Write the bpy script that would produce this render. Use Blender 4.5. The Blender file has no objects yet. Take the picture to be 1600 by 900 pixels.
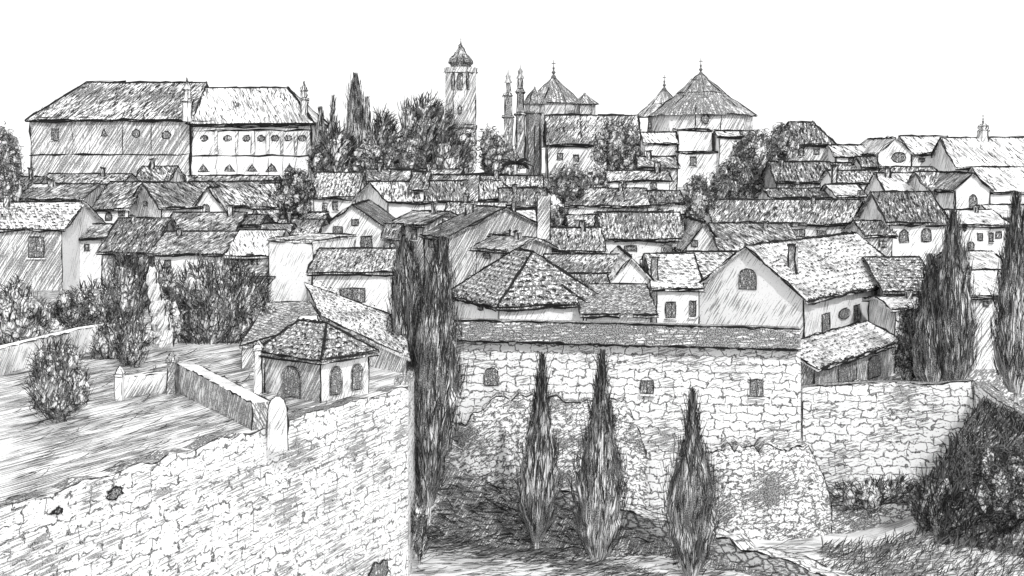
import bpy, math, random
import numpy as np
R = math.radians
random.seed(7); RNG = np.random.default_rng(11)
F = 2000.0; HOR = 250.0; CX = 800.0      # focal length and horizon in photo pixels
CZ = 18.0                                # height of the eye above the datum

# ------------------------------------------------------------------ camera, world, sun, exposure
scn = bpy.context.scene
cam_d = bpy.data.cameras.new("camera"); cam = bpy.data.objects.new("camera", cam_d)
scn.collection.objects.link(cam); scn.camera = cam
cam.location = (0, 0, CZ); cam.rotation_euler = (R(90), 0, 0)
cam_d.sensor_width = 36; cam_d.lens = F / 1600 * 36; cam_d.shift_y = -(450 - HOR) / 1600
cam_d.clip_start = 0.5; cam_d.clip_end = 5000
SUN_EL, SUN_AZ = 38, 162                 # azimuth clockwise from +Y: behind the right shoulder
w = bpy.data.worlds.new("World"); scn.world = w; w.use_nodes = True
nt = w.node_tree; nt.nodes.clear()
sky = nt.nodes.new('ShaderNodeTexSky'); sky.sky_type = 'NISHITA'; sky.sun_disc = False
sky.sun_elevation = R(SUN_EL); sky.sun_rotation = R(SUN_AZ); sky.dust_density = 1; sky.air_density = 1
bw = nt.nodes.new('ShaderNodeRGBToBW'); bgn = nt.nodes.new('ShaderNodeBackground')
bgn.inputs[1].default_value = 0.15
haz = nt.nodes.new('ShaderNodeMath'); haz.operation = 'MAXIMUM'; haz.inputs[1].default_value = 7.2   # even white overcast veil over the sky
out = nt.nodes.new('ShaderNodeOutputWorld')
nt.links.new(sky.outputs[0], bw.inputs[0]); nt.links.new(bw.outputs[0], haz.inputs[0]); nt.links.new(haz.outputs[0], bgn.inputs[0]); nt.links.new(bgn.outputs[0], out.inputs[0])
sd = bpy.data.lights.new("sun", 'SUN'); sd.energy = 2.0; sd.angle = R(0.5); sd.color = (1, 1, 1)
sun = bpy.data.objects.new("sun", sd); scn.collection.objects.link(sun)
sun.rotation_euler = (R(90 - SUN_EL), 0, R(180 - SUN_AZ))
sun.location = (40, -40, 80)
scn.view_settings.view_transform = 'Standard'; scn.view_settings.look = 'None'
scn.view_settings.gamma = 1; scn.view_settings.exposure = 0.12
scn.cycles.max_bounces = 4; scn.cycles.diffuse_bounces = 3

# ------------------------------------------------------------------ ink and paper materials (UV = photo pixels at the thing's distance)
def sock(n, t, v):
    if isinstance(v, (int, float)): t.default_value = v
    else: n.id_data.links.new(v, t)
class Mat:
    def __init__(s, name, rough=0.9):
        s.m = bpy.data.materials.new(name); s.m.use_nodes = True; s.t = s.m.node_tree
        s.b = s.t.nodes['Principled BSDF']; s.b.inputs['Roughness'].default_value = rough
        s.b.inputs['Specular IOR Level'].default_value = 0.0
        tc = s.t.nodes.new('ShaderNodeTexCoord'); oi = s.t.nodes.new('ShaderNodeObjectInfo')
        k = s.math('MULTIPLY', oi.outputs['Random'], 3000.0)
        cb = s.t.nodes.new('ShaderNodeCombineXYZ'); s.t.links.new(k, cb.inputs[0]); s.t.links.new(k, cb.inputs[1])
        ad = s.t.nodes.new('ShaderNodeVectorMath'); ad.operation = 'ADD'
        s.t.links.new(tc.outputs['UV'], ad.inputs[0]); s.t.links.new(cb.outputs[0], ad.inputs[1])
        s.uv = ad.outputs[0]; s.rawuv = tc.outputs['UV']; s.mask = None
    def math(s, op, a, b=0.0, c=0.0, clamp=False):
        n = s.t.nodes.new('ShaderNodeMath'); n.operation = op; n.use_clamp = clamp
        sock(s.t, n.inputs[0], a) if not isinstance(a, (int, float)) else setattr(n.inputs[0], 'default_value', a)
        for i, v in ((1, b), (2, c)):
            if isinstance(v, (int, float)): n.inputs[i].default_value = v
            else: s.t.links.new(v, n.inputs[i])
        return n.outputs[0]
    def coord(s, ang=0, sx=1, sy=1, off=0, uv=None):
        r = s.t.nodes.new('ShaderNodeVectorRotate'); r.rotation_type = 'Z_AXIS'; r.inputs['Angle'].default_value = -R(ang)
        s.t.links.new(uv or s.uv, r.inputs['Vector'])
        m = s.t.nodes.new('ShaderNodeMapping'); s.t.links.new(r.outputs[0], m.inputs['Vector'])
        m.inputs['Scale'].default_value = (sx, sy, 1); m.inputs['Location'].default_value = (off, off * 1.7, 0)
        return m.outputs[0]
    def noise(s, vec, scale=1.0, detail=2.0, rough=0.5):
        n = s.t.nodes.new('ShaderNodeTexNoise'); n.noise_dimensions = '2D'
        n.inputs['Scale'].default_value = scale; n.inputs['Detail'].default_value = detail; n.inputs['Roughness'].default_value = rough
        s.t.links.new(vec, n.inputs['Vector']); return n.outputs['Fac']
    def step(s, v, a, b, lo=0.0, hi=1.0):
        n = s.t.nodes.new('ShaderNodeMapRange'); n.interpolation_type = 'SMOOTHSTEP'
        n.inputs[1].default_value = a; n.inputs[2].default_value = b; n.inputs[3].default_value = lo; n.inputs[4].default_value = hi
        s.t.links.new(v, n.inputs[0]); return n.outputs[0]
    def add(s, v, amt=1.0):
        v = s.math('MULTIPLY', v, amt)
        s.mask = v if s.mask is None else s.math('MAXIMUM', s.mask, v)
    # strokes: noise stretched along the pen direction; cov = share of ink
    def hatch(s, ang, ln=40, wd=3.0, cov=0.4, amt=1.0, off=0, patch=0.0):
        v = s.noise(s.coord(ang, 1 / ln, 1 / wd, off), 1, 1.5, 0.6)
        if patch:
            p = s.noise(s.coord(0, 1 / 90, 1 / 60, off + 9), 1, 2)
            v = s.math('ADD', v, s.math('MULTIPLY', s.math('SUBTRACT', p, 0.5), patch))
        th = 0.5 + (0.5 - cov) * 0.38
        s.add(s.step(v, th - 0.05, th + 0.07), amt)
    def blotch(s, size, cov, amt=1.0, off=3, asp=1.0):
        v = s.noise(s.coord(0, 1 / (size * asp), 1 / size, off), 1, 3, 0.6)
        th = 0.5 + (0.5 - cov) * 0.38
        s.add(s.step(v, th - 0.03, th + 0.06), amt)
    def warp(s, amp, size, ang=0, off=0):
        n = s.t.nodes.new('ShaderNodeTexNoise'); n.noise_dimensions = '2D'; n.inputs['Detail'].default_value = 2
        s.t.links.new(s.coord(0, 1 / size, 1 / size, off), n.inputs['Vector']); n.inputs['Scale'].default_value = 1
        sb = s.t.nodes.new('ShaderNodeVectorMath'); sb.operation = 'SUBTRACT'; sb.inputs[1].default_value = (.5, .5, .5)
        s.t.links.new(n.outputs['Color'], sb.inputs[0])
        sc = s.t.nodes.new('ShaderNodeVectorMath'); sc.operation = 'SCALE'; sc.inputs['Scale'].default_value = amp
        s.t.links.new(sb.outputs[0], sc.inputs[0])
        ad = s.t.nodes.new('ShaderNodeVectorMath'); ad.operation = 'ADD'
        s.t.links.new(s.uv, ad.inputs[0]); s.t.links.new(sc.outputs[0], ad.inputs[1])
        return s.coord(ang, 1, 1, 0, ad.outputs[0])
    def bricks(s, bw_, bh, mort=1.0, amp=8, size=22, gap=0.3, amt=1.0, ang=0, gsize=14):
        v = s.warp(amp, size, ang)
        b = s.t.nodes.new('ShaderNodeTexBrick'); s.t.links.new(v, b.inputs['Vector'])
        b.inputs['Scale'].default_value = 1; b.inputs['Brick Width'].default_value = bw_; b.inputs['Row Height'].default_value = bh
        b.inputs['Mortar Size'].default_value = mort; b.inputs['Mortar Smooth'].default_value = 0.4
        b.offset = 0.45; b.squash = 1.5; b.squash_frequency = 3
        m = b.outputs['Fac']
        if gap > 0:
            g = s.noise(s.coord(0, 1 / gsize, 1 / gsize, 31), 1, 3, 0.6)
            th = 0.5 + (0.5 - gap) * 0.38
            m = s.math('MULTIPLY', m, s.step(g, th - 0.05, th + 0.06))
        s.add(m, amt)
    def cells(s, sx, sy, wd=0.06, amp=6, size=15, gap=0.2, amt=1.0, ang=0):
        v = s.warp(amp, size, ang)
        mp = s.t.nodes.new('ShaderNodeMapping'); mp.inputs['Scale'].default_value = (1 / sx, 1 / sy, 1); s.t.links.new(v, mp.inputs['Vector'])
        b = s.t.nodes.new('ShaderNodeTexVoronoi'); b.voronoi_dimensions = '2D'; b.feature = 'DISTANCE_TO_EDGE'
        s.t.links.new(mp.outputs[0], b.inputs['Vector']); b.inputs['Scale'].default_value = 1
        m = s.step(b.outputs['Distance'], wd * 0.5, wd * 1.6, 1.0, 0.0)
        if gap > 0:
            g = s.noise(s.coord(0, 1 / 14, 1 / 14, 57), 1, 3, 0.6); th = 0.5 + (0.5 - gap) * 0.38
            m = s.math('MULTIPLY', m, s.step(g, th - 0.05, th + 0.06))
        s.add(m, amt)
    def done(s, paper=0.86, ink=0.035, grain=0.42):
        g = s.noise(s.coord(20, 1 / 1.7, 1 / 1.7, 77), 1, 2, 0.7)
        gm = s.step(g, 0.36, 0.58, 1 - grain, 1.0)
        mk = s.math('MULTIPLY', s.mask, gm, clamp=True) if s.mask is not None else None
        mx = s.t.nodes.new('ShaderNodeMix'); mx.data_type = 'RGBA'
        mx.inputs[6].default_value = (paper,) * 3 + (1,); mx.inputs[7].default_value = (ink,) * 3 + (1,)
        if mk is not None: s.t.links.new(mk, mx.inputs[0])
        else: mx.inputs[0].default_value = 0
        s.t.links.new(mx.outputs[2], s.b.inputs['Base Color'])
        return s.m
M = {}
def mk(name, **kw):
    m = Mat(name); M[name] = m; return m
m = mk('plaster_clean'); m.hatch(58, 34, 1.9, 0.16, 0.75, patch=.7); m.blotch(3, .05, .7); M['plaster_clean'] = m.done()  # sparse hatch; also the sunlit face beside hatched ones
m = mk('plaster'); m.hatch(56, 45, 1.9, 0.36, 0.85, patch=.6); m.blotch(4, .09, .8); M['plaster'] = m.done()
m = mk('plaster_hatched'); m.hatch(57, 60, 1.9, 0.6, 0.85, patch=.35); m.hatch(80, 20, 2.4, .2, .8, off=5); M['plaster_hatched'] = m.done()  # denser hatch
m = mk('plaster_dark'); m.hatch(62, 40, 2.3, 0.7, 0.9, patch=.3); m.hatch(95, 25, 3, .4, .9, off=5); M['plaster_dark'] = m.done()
m = mk('roof_streaked'); m.hatch(66, 24, 2.3, 0.66, 0.97, patch=.6); m.hatch(4, 20, 2.4, .2, .9, off=5); m.blotch(4.5, .24, 1, asp=1.3); M['roof_streaked'] = m.done()
m = mk('roof_left_lean'); m.hatch(122, 24, 2.3, 0.66, 0.97, patch=.6); m.hatch(0, 20, 2.4, .2, .9, off=5); m.blotch(4.5, .24, 1, asp=1.3); M['roof_left_lean'] = m.done()
m = mk('roof_dark'); m.hatch(82, 22, 2.4, 0.76, 0.97, patch=.3); m.blotch(5, .42, 1); m.hatch(20, 14, 2.4, .3, .9, off=8); M['roof_dark'] = m.done()
m = mk('roof_pale'); m.hatch(112, 34, 2.1, 0.42, 0.8, patch=.6); m.blotch(3.6, .17, .95); M['roof_pale'] = m.done()
m = mk('roof_pan'); m.bricks(8, 60, 1.0, 5, 12, 0.85, .95, gsize=8); m.hatch(78, 20, 2.2, .5, .95, patch=.6); m.blotch(4, .36, 1, asp=1.3); m.bricks(13, 8, .9, 4, 9, .45, .95, gsize=7); M['roof_pan'] = m.done()
m = mk('roof_tiles'); m.bricks(14, 9.5, 1.1, 6, 11, 0.4, .9, gsize=6); m.blotch(4.2, .2, 1.0, asp=1.6); m.hatch(118, 16, 2.2, .34, .9, off=4, patch=.6); M['roof_tiles'] = m.done()
m = mk('roof_tiles_dark'); m.bricks(13, 9, 1.7, 6, 11, 0.85, 1.0, gsize=7); m.blotch(4.5, .46, 1.0, asp=1.5); m.hatch(60, 20, 2.4, .5, .9, off=4); M['roof_tiles_dark'] = m.done()
m = mk('masonry'); m.bricks(25, 12.5, 1.25, 15, 15, 0.84, 1.0, gsize=10); m.blotch(3.4, .08, 1); m.hatch(14, 22, 2.0, .08, .8, off=2, patch=.9); M['masonry'] = m.done()
m = mk('masonry_faded'); m.bricks(34, 15, 1.5, 17, 17, 0.62, 1.0, gsize=22); m.hatch(3, 40, 2.2, .27, .8, off=2, patch=.8); m.blotch(3.2, .17, 1, asp=2.2); M['masonry_faded'] = m.done()
m = mk('rubble'); m.bricks(21, 11, 1.5, 16, 12, .85, 1.0, gsize=9); m.cells(26, 13, .07, 12, 10, .5, 1.0); m.blotch(4.2, .22, 1); m.hatch(28, 14, 2.0, .26, .95, off=2, patch=1.3); M['rubble'] = m.done()
m = mk('rubble_large'); m.cells(26, 13, .10, 9, 13, .95, 1.0); m.hatch(10, 14, 2.1, .25, .9, off=2, patch=.8); m.blotch(4, .12, 1); M['rubble_large'] = m.done()
m = mk('coping'); m.cells(16, 9, .13, 6, 12, .9, 1); m.hatch(3, 40, 2.1, .8, .95, patch=.4); m.blotch(4, .42, 1); M['coping'] = m.done()
m = mk('pane'); m.hatch(86, 14, 2.2, .85, .98); m.blotch(4, .6, 1); M['pane'] = m.done()
m = mk('furrow'); m.hatch(0, 220, 3.0, .5, .85, patch=.5); m.hatch(3, 50, 2.4, .15, .8, off=6); M['furrow'] = m.done()
m = mk('dirt'); m.hatch(8, 60, 3.0, .3, .8, patch=.9); m.hatch(25, 30, 2.6, .12, .6, off=6); M['dirt'] = m.done()
m = mk('bank_earth_shade'); m.hatch(62, 40, 2.1, .78, .95, patch=.3); m.hatch(38, 26, 2.4, .45, .9, off=6); m.cells(16, 11, .10, 8, 14, .5, .9); M['bank_earth_shade'] = m.done()  # dense dark hatch paints the banks' shade into the earth
m = mk('hill_earth_shade'); m.hatch(60, 26, 2.4, .62, .9, patch=.3); m.blotch(7, .4, .9); M['hill_earth_shade'] = m.done()  # dark hatch also paints in the shade between the houses
m = mk('leaf_paper'); m.cells(9, 10, .12, 9, 9, .7, 1); m.hatch(66, 18, 2.0, .42, .9, patch=.8); M['leaf_paper'] = m.done()
m = mk('cypress_paper'); m.hatch(88, 60, 2.1, .74, .97, patch=.5); M['cypress_paper'] = m.done()
M['ink'] = Mat('ink').done(paper=0.03)
M['ink_soft'] = Mat('ink_soft').done(paper=0.14)
M['bark'] = Mat('bark'); M['bark'].hatch(88, 20, 2.4, .6, .9); M['bark'] = M['bark'].done()

# ------------------------------------------------------------------ mesh helpers
V3 = lambda *a: np.array(a, float)
def P(px, py, Y): return V3((px - CX) / F * Y, Y, CZ - (py - HOR) / F * Y)
def norm(v): return v / (np.linalg.norm(v) + 1e-12)
class MB:
    def __init__(s, k=10.0, mats=('plaster',)):
        s.k = k; s.mn = list(mats); s.v = []; s.f = []; s.m = []; s.uv = []
    def mi(s, name):
        if name not in s.mn: s.mn.append(name)
        return s.mn.index(name)
    def face(s, pts, mat, uaxis=None):
        pts = [V3(*p) for p in pts]
        n = V3(0, 0, 0)
        for i in range(len(pts)): n += np.cross(pts[i], pts[(i + 1) % len(pts)])
        n = norm(n)
        if uaxis is not None: u = norm(V3(*uaxis) - n * np.dot(V3(*uaxis), n))
        elif abs(n[2]) > 0.98: u = V3(1, 0, 0)
        else: u = norm(np.cross(V3(0, 0, 1), n))
        v = np.cross(n, u); i0 = len(s.v)
        for p in pts: s.v.append(p); s.uv.append((np.dot(p, u) * s.k, np.dot(p, v) * s.k))
        s.f.append(tuple(range(i0, i0 + len(pts)))); s.m.append(s.mi(mat))
    def prism(s, poly, dvec, mat, side=None, uaxis=None):       # poly anticlockwise seen from outside, thickness along dvec
        d = V3(*dvec); lo = [V3(*p) + d for p in poly]
        s.face(poly, mat, uaxis); s.face(lo[::-1], side or mat)
        n = len(poly)
        for i in range(n):
            j = (i + 1) % n; s.face([poly[i], lo[i], lo[j], poly[j]], side or mat)
    def box(s, c, size, mat, ax=None, top=None):
        dx, dy = (V3(1, 0, 0), V3(0, 1, 0)) if ax is None else ax
        c = V3(*c); a = dx * size[0] / 2; b = dy * size[1] / 2
        q = [c - a - b, c + a - b, c + a + b, c - a + b]; z = V3(0, 0, size[2])
        s.prism([p + z for p in q], -z, top or mat, mat)
    def ink(s, p, q, wpx=1.3, jit=1.4, over=2.0, passes=1, mat='ink', seg=22):
        p = V3(*p); q = V3(*q); L = np.linalg.norm(q - p)
        if L < 1e-6: return
        d = (q - p) / L; a = norm(np.cross(d, V3(.31, .2, .93))); b = np.cross(d, a)
        for _ in range(passes):
            o1, o2 = random.uniform(-1.0, over) / s.k, random.uniform(-1.0, over) / s.k
            n = max(2, int(L * s.k / seg) + 1); jx = jit / s.k
            pr = []
            for i in range(n + 1):
                t = i / n; c = p + d * (-o1 + (L + o1 + o2) * t) + a * random.gauss(0, jx * .6) + b * random.gauss(0, jx * .6)
                w_ = wpx * .62 / s.k * random.uniform(.3, 1.5) * (0.5 if i in (0, n) else 1)
                pr.append([c + a * w_, c - a * w_ * .5 + b * w_ * .87, c - a * w_ * .5 - b * w_ * .87])
            mi = s.mi(mat)
            for i in range(n):
                if n > 3 and random.random() < .1: continue      # the pen skips
                for j in range(3):
                    k2 = (j + 1) % 3; i0 = len(s.v)
                    for pt in (pr[i][j], pr[i][k2], pr[i + 1][k2], pr[i + 1][j]): s.v.append(pt); s.uv.append((pt[0] * s.k, pt[2] * s.k))
                    s.f.append((i0, i0 + 1, i0 + 2, i0 + 3)); s.m.append(mi)
    def inks(s, pts, closed=True, **kw):
        n = len(pts)
        for i in range(n if closed else n - 1): s.ink(pts[i], pts[(i + 1) % n], **kw)
    def lathe(s, c, prof, n, mat, rot=0.0, ink=0):
        c = V3(*c); rings = []
        for r, z in prof:
            rings.append([c + V3(r * math.cos(rot + 2 * math.pi * i / n), r * math.sin(rot + 2 * math.pi * i / n), z) for i in range(n)])
        u0 = len(s.v); mi = s.mi(mat); arc = 0
        for j in range(len(prof) - 1):
            h = math.hypot(prof[j + 1][0] - prof[j][0], prof[j + 1][1] - prof[j][1]); rm = max(r for r, z in prof)
            for i in range(n):
                i2 = (i + 1) % n; k0 = len(s.v)
                q = [rings[j][i], rings[j][i2], rings[j + 1][i2], rings[j + 1][i]]
                us = [i, i + 1, i + 1, i]; hs = [arc, arc, arc + h, arc + h]
                for t in range(4): s.v.append(q[t]); s.uv.append((us[t] * 2 * math.pi * rm / n * s.k, hs[t] * s.k))
                s.f.append((k0, k0 + 1, k0 + 2, k0 + 3)); s.m.append(mi)
                if ink and n <= 12: s.ink(q[0], q[3], wpx=ink)
                if ink and n <= 12: s.ink(q[0], q[1], wpx=ink * .8)
            arc += h
    def build(s, name, parent=None, smooth=False, origin=None):
        me = bpy.data.meshes.new(name); v = np.array(s.v).reshape(-1, 3)
        if parent is not None: o0 = np.array(parent['_o']) if '_o' in parent else np.zeros(3)
        else: o0 = V3(*origin) if origin is not None else V3(v[:, 0].mean(), v[:, 1].mean(), v[:, 2].min())
        me.from_pydata((v - o0).tolist(), [], s.f)
        for nme in s.mn: me.materials.append(M[nme])
        me.polygons.foreach_set('material_index', s.m)
        if smooth: me.polygons.foreach_set('use_smooth', [True] * len(s.f))
        uvl = me.uv_layers.new(name='UVMap'); li = np.empty(len(me.loops), int); me.loops.foreach_get('vertex_index', li)
        uvl.data.foreach_set('uv', np.array(s.uv)[li].ravel()); me.update()
        o = bpy.data.objects.new(name, me); scn.collection.objects.link(o)
        if parent is not None: o.parent = parent
        else: o.location = o0
        o['_o'] = list(map(float, o0))
        return o
def tag(o, label=None, cat=None, group=None, kind=None):
    if label: o['label'] = label
    if cat: o['category'] = cat
    if group: o['group'] = group
    if kind: o['kind'] = kind
    return o
def thing(name, loc, label, cat, group=None):
    o = bpy.data.objects.new(name, None); scn.collection.objects.link(o); o.location = tuple(loc)
    o.empty_display_size = .5; o['_o'] = [float(c) for c in loc]
    return tag(o, label, cat, group)

# ------------------------------------------------------------------ terrain
def tz(x, Y):
    z = np.interp(Y, [57, 66, 80, 120, 160, 200, 250, 300, 420, 3000], [-11.6, -11.2, -10.6, -9.2, -7.0, -4.4, -2.5, -3, -28, -160])
    if Y < 100 and x < -4: z = max(z, -8.6) if Y < 75 else z + (100 - Y) / 25 * 1.6
    return CZ + float(z)
def grid(xs, ys, fz, mat, k, name, kindlabel=None):
    mb = MB(k, (mat,)); nx = len(xs)
    for y in ys:
        for x in xs: mb.v.append(V3(x, y, fz(x, y))); mb.uv.append((x * k, y * k))
    for j in range(len(ys) - 1):
        for i in range(nx - 1):
            a = j * nx + i; mb.f.append((a, a + 1, a + nx + 1, a + nx)); mb.m.append(0)
    return tag(mb.build(name, origin=(0, 0, 0)), kind='structure')
grid(np.concatenate([[-3000, -900, -300], np.linspace(-150, 150, 61), [300, 900, 3000]]),
     np.concatenate([[57.6], np.linspace(60, 300, 49), [420, 900, 3000]]), tz, 'hill_earth_shade', 18, 'hillside')
def vz(x, Y):
    z = np.interp(Y, [0, 43, 48, 57], [-14.4, -14.7, -14.9, -16.1])
    if x > 14 and Y > 44: z += min(1, (x - 14) / 4) * (Y - 44) / 13 * 1.9
    return CZ + float(z) + 0.08 * math.sin(x * 1.3) * math.cos(Y * .9)
grid(np.linspace(-40, 60, 101), np.linspace(5, 58.2, 107), vz, 'dirt', 42, 'ground')
# terrace of the left foreground, top of the long retaining wall
TZ = CZ - 7.95
e0 = V3(-3.66, 45, TZ); e1 = V3(-17.6, 17.4, TZ)
mb = MB(48, ('furrow',))
mb.face([e1, e0, (-3.66, 59.5, TZ), (-60, 59.5, TZ + .2), (-60, 17.4, TZ + .2)], 'furrow', uaxis=norm(e0 - e1))
tag(mb.build('field'), kind='structure')

def strokes(c, d, nrm, ln, wd, curl, segs, mat_idx, store):
    """vectorised pen strokes: ribbons of real geometry, centre path bending by curl (radians over the length)"""
    N = len(c); d = d / np.linalg.norm(d, axis=1, keepdims=True); s_ = np.cross(nrm, d); s_ /= (np.linalg.norm(s_, axis=1, keepdims=True) + 1e-9)
    p = c.copy(); rows = []
    for i in range(segs + 1):
        a = curl * (i / segs); dd = d * np.cos(a)[:, None] + s_ * np.sin(a)[:, None]; ss = -d * np.sin(a)[:, None] + s_ * np.cos(a)[:, None]
        tw = (wd * (1.0 if 0 < i < segs else .35))[:, None]
        rows.append((p - ss * tw / 2, p + ss * tw / 2)); p = p + dd * (ln / segs)[:, None]
    V = np.stack([x for r in rows for x in r], 1).reshape(-1, 3); off = np.arange(N)[:, None] * (2 * (segs + 1))
    Fc = []
    for i in range(segs):
        q = np.array([2 * i, 2 * i + 1, 2 * i + 3, 2 * i + 2]); Fc.append(off + q)
    Fc = np.stack(Fc, 1).reshape(-1, 4); store.append((V, Fc, np.repeat(mat_idx, segs)))
def build_strokes(name, store, parent=None, mats=('ink', 'ink_soft'), origin=None):
    Vs = []; Fs = []; Ms = []; n = 0
    for V, Fc, m_ in store: Vs.append(V); Fs.append(Fc + n); Ms.append(m_); n += len(V)
    V = np.concatenate(Vs); Fc = np.concatenate(Fs); mm = np.concatenate(Ms)
    o0 = np.array(parent['_o']) if parent is not None else V3(*origin)
    me = bpy.data.meshes.new(name); me.vertices.add(len(V)); me.vertices.foreach_set('co', (V - o0).ravel())
    me.loops.add(len(Fc) * 4); me.loops.foreach_set('vertex_index', Fc.ravel().astype(np.int32))
    me.polygons.add(len(Fc)); me.polygons.foreach_set('loop_start', np.arange(0, len(Fc) * 4, 4, dtype=np.int32))
    for m_ in mats: me.materials.append(M[m_])
    me.polygons.foreach_set('material_index', mm.astype(np.int32)); me.update(calc_edges=True)
    o = bpy.data.objects.new(name, me); scn.collection.objects.link(o)
    if parent is not None: o.parent = parent
    else: o.location = tuple(o0)
    return o
def roof_marks(planes, k, roof, parent):
    """tile edges as short pen strokes lying on the roof planes: curved ticks in rows on near tiles, long streaks down far roofs"""
    st = []; rg = np.random.default_rng(int(k * 97) + len(scn.objects))
    for pl in planes:
        pl = [p + V3(0, 0, .02) for p in pl]; o = pl[0]; u = norm(pl[1] - pl[0]); n = norm(np.cross(pl[1] - pl[0], pl[2] - pl[0])); v = np.cross(n, u)
        q = np.array([[np.dot(p - o, u), np.dot(p - o, v)] for p in pl]) * k; mn, mx = q.min(0), q.max(0); near = 'tiles' in roof
        if near:
            su, sv = 12.5, 10.5; g = np.array([(x + (.5 * su if (iy % 2) else 0), y) for iy, y in enumerate(np.arange(mn[1] + 4, mx[1], sv)) for x in np.arange(mn[0], mx[0], su)])
            if not len(g): continue
            g = g + rg.normal(0, 1.5, g.shape); g = g[rg.random(len(g)) < .86]
        else:
            dn = {'roof_dark': 30, 'roof_pan': 44, 'roof_streaked': 46, 'roof_left_lean': 46, 'roof_pale': 150}.get(roof, 0)
            if not dn: continue
            g = mn + rg.random((int((mx - mn).prod() / dn) + 1, 2)) * (mx - mn)
            g[:, 0] = np.round(g[:, 0] / 5.5) * 5.5 + rg.normal(0, .9, len(g))
        ins = np.zeros(len(g), bool); m_ = len(q)
        for a in range(m_):
            b = (a + 1) % m_; xa, ya = q[a]; xb, yb = q[b]
            c_ = ((ya > g[:, 1]) != (yb > g[:, 1])) & (g[:, 0] < (xb - xa) * (g[:, 1] - ya) / ((yb - ya) or 1e-9) + xa); ins ^= c_
        g = g[ins]; N = len(g)
        if not N: continue
        c = o + (g[:, :1] * u + g[:, 1:] * v) / k + n * .05; nr = np.tile(n, (N, 1))
        if near:
            d = u * 1 + v * rg.normal(.25, .25, (N, 1)); ln = rg.uniform(7, 12, N) / k; cu = rg.uniform(.8, 2.6, N) * -1; wd = rg.uniform(1.8, 3.4 if 'dark' not in roof else 4.2, N) / k
        else:
            lean = {'roof_streaked': .38, 'roof_left_lean': -.38, 'roof_dark': .1, 'roof_pan': .12, 'roof_pale': -.3}[roof]
            d = v + u * rg.normal(lean, .12, (N, 1)); ln = rg.uniform(5, 17, N) / k; cu = rg.normal(0, .35, N); wd = rg.uniform(.7, 1.7, N) / k
            room = (mx[1] - g[:, 1]) / k; ln = np.minimum(ln, np.maximum(room, 2 / k))
        strokes(c, d, nr, ln, wd, cu, 3, (rg.random(N) < .3).astype(int), st)
    mi = (parent.mi('ink'), parent.mi('ink_soft'))
    for V, Fc, mm in st:
        i0 = len(parent.v); parent.v.extend(list(V)); parent.uv.extend([(0.0, 0.0)] * len(V))
        parent.f.extend([tuple(int(x) + i0 for x in f) for f in Fc]); parent.m.extend([mi[int(x)] for x in mm])

# ------------------------------------------------------------------ houses
GH = 'houses of the hillside town'
def yof(py): return float(np.interp(py, [262, 275, 290, 317, 350, 400, 450, 480], [185, 165, 145, 120, 100, 82, 69, 64]))
def window(parent, c, d, n, wm, hm, kind='sq', k=20, frame=True, pane='pane', label=None):
    c = V3(*c); z = V3(0, 0, 1); pts = []
    if kind == 'sq': pts = [(-1, -1), (1, -1), (1, 1), (-1, 1)]
    elif kind == 'arch': pts = [(-1, -1), (1, -1)] + [(math.cos(a), .35 + .65 * math.sin(a)) for a in np.linspace(0, math.pi, 7)]
    elif kind == 'round': pts = [(math.cos(a), math.sin(a)) for a in np.linspace(0, 2 * math.pi, 11)[:-1]]
    elif kind == 'tri': pts = [(-1, -1), (1, -1), (0, 1)]
    q = [c + n * .05 + d * (x * wm / 2) + z * (y * hm / 2) for x, y in pts]
    mb = MB(k, (pane,)); mb.prism(q, -n * .2, pane); o = mb.build('window', parent)
    if label: o['label'] = label
    if frame:
        fb = MB(k, ('ink',)); fb.inks([p + n * .04 for p in q], wpx=1.5, jit=.7)
        if kind == 'sq' and hm * k > 14: fb.ink(c + n * .07 + z * hm / 2, c + n * .07 - z * hm / 2, wpx=1.0)
        fb.build('frame', o)
        if kind == 'sq' and hm * k > 12:
            sb = MB(k, ('plaster_clean',)); cc = c - z * (hm / 2 + .09) + n * .09
            sb.box(cc - z * .05, (wm * 1.25, .18, .1), 'plaster_clean', ax=(d, -n))
            sb.ink(cc - d * wm * .62 + n * .1, cc + d * wm * .62 + n * .1, wpx=1.6); sb.build('sill', o)
    return o
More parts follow.
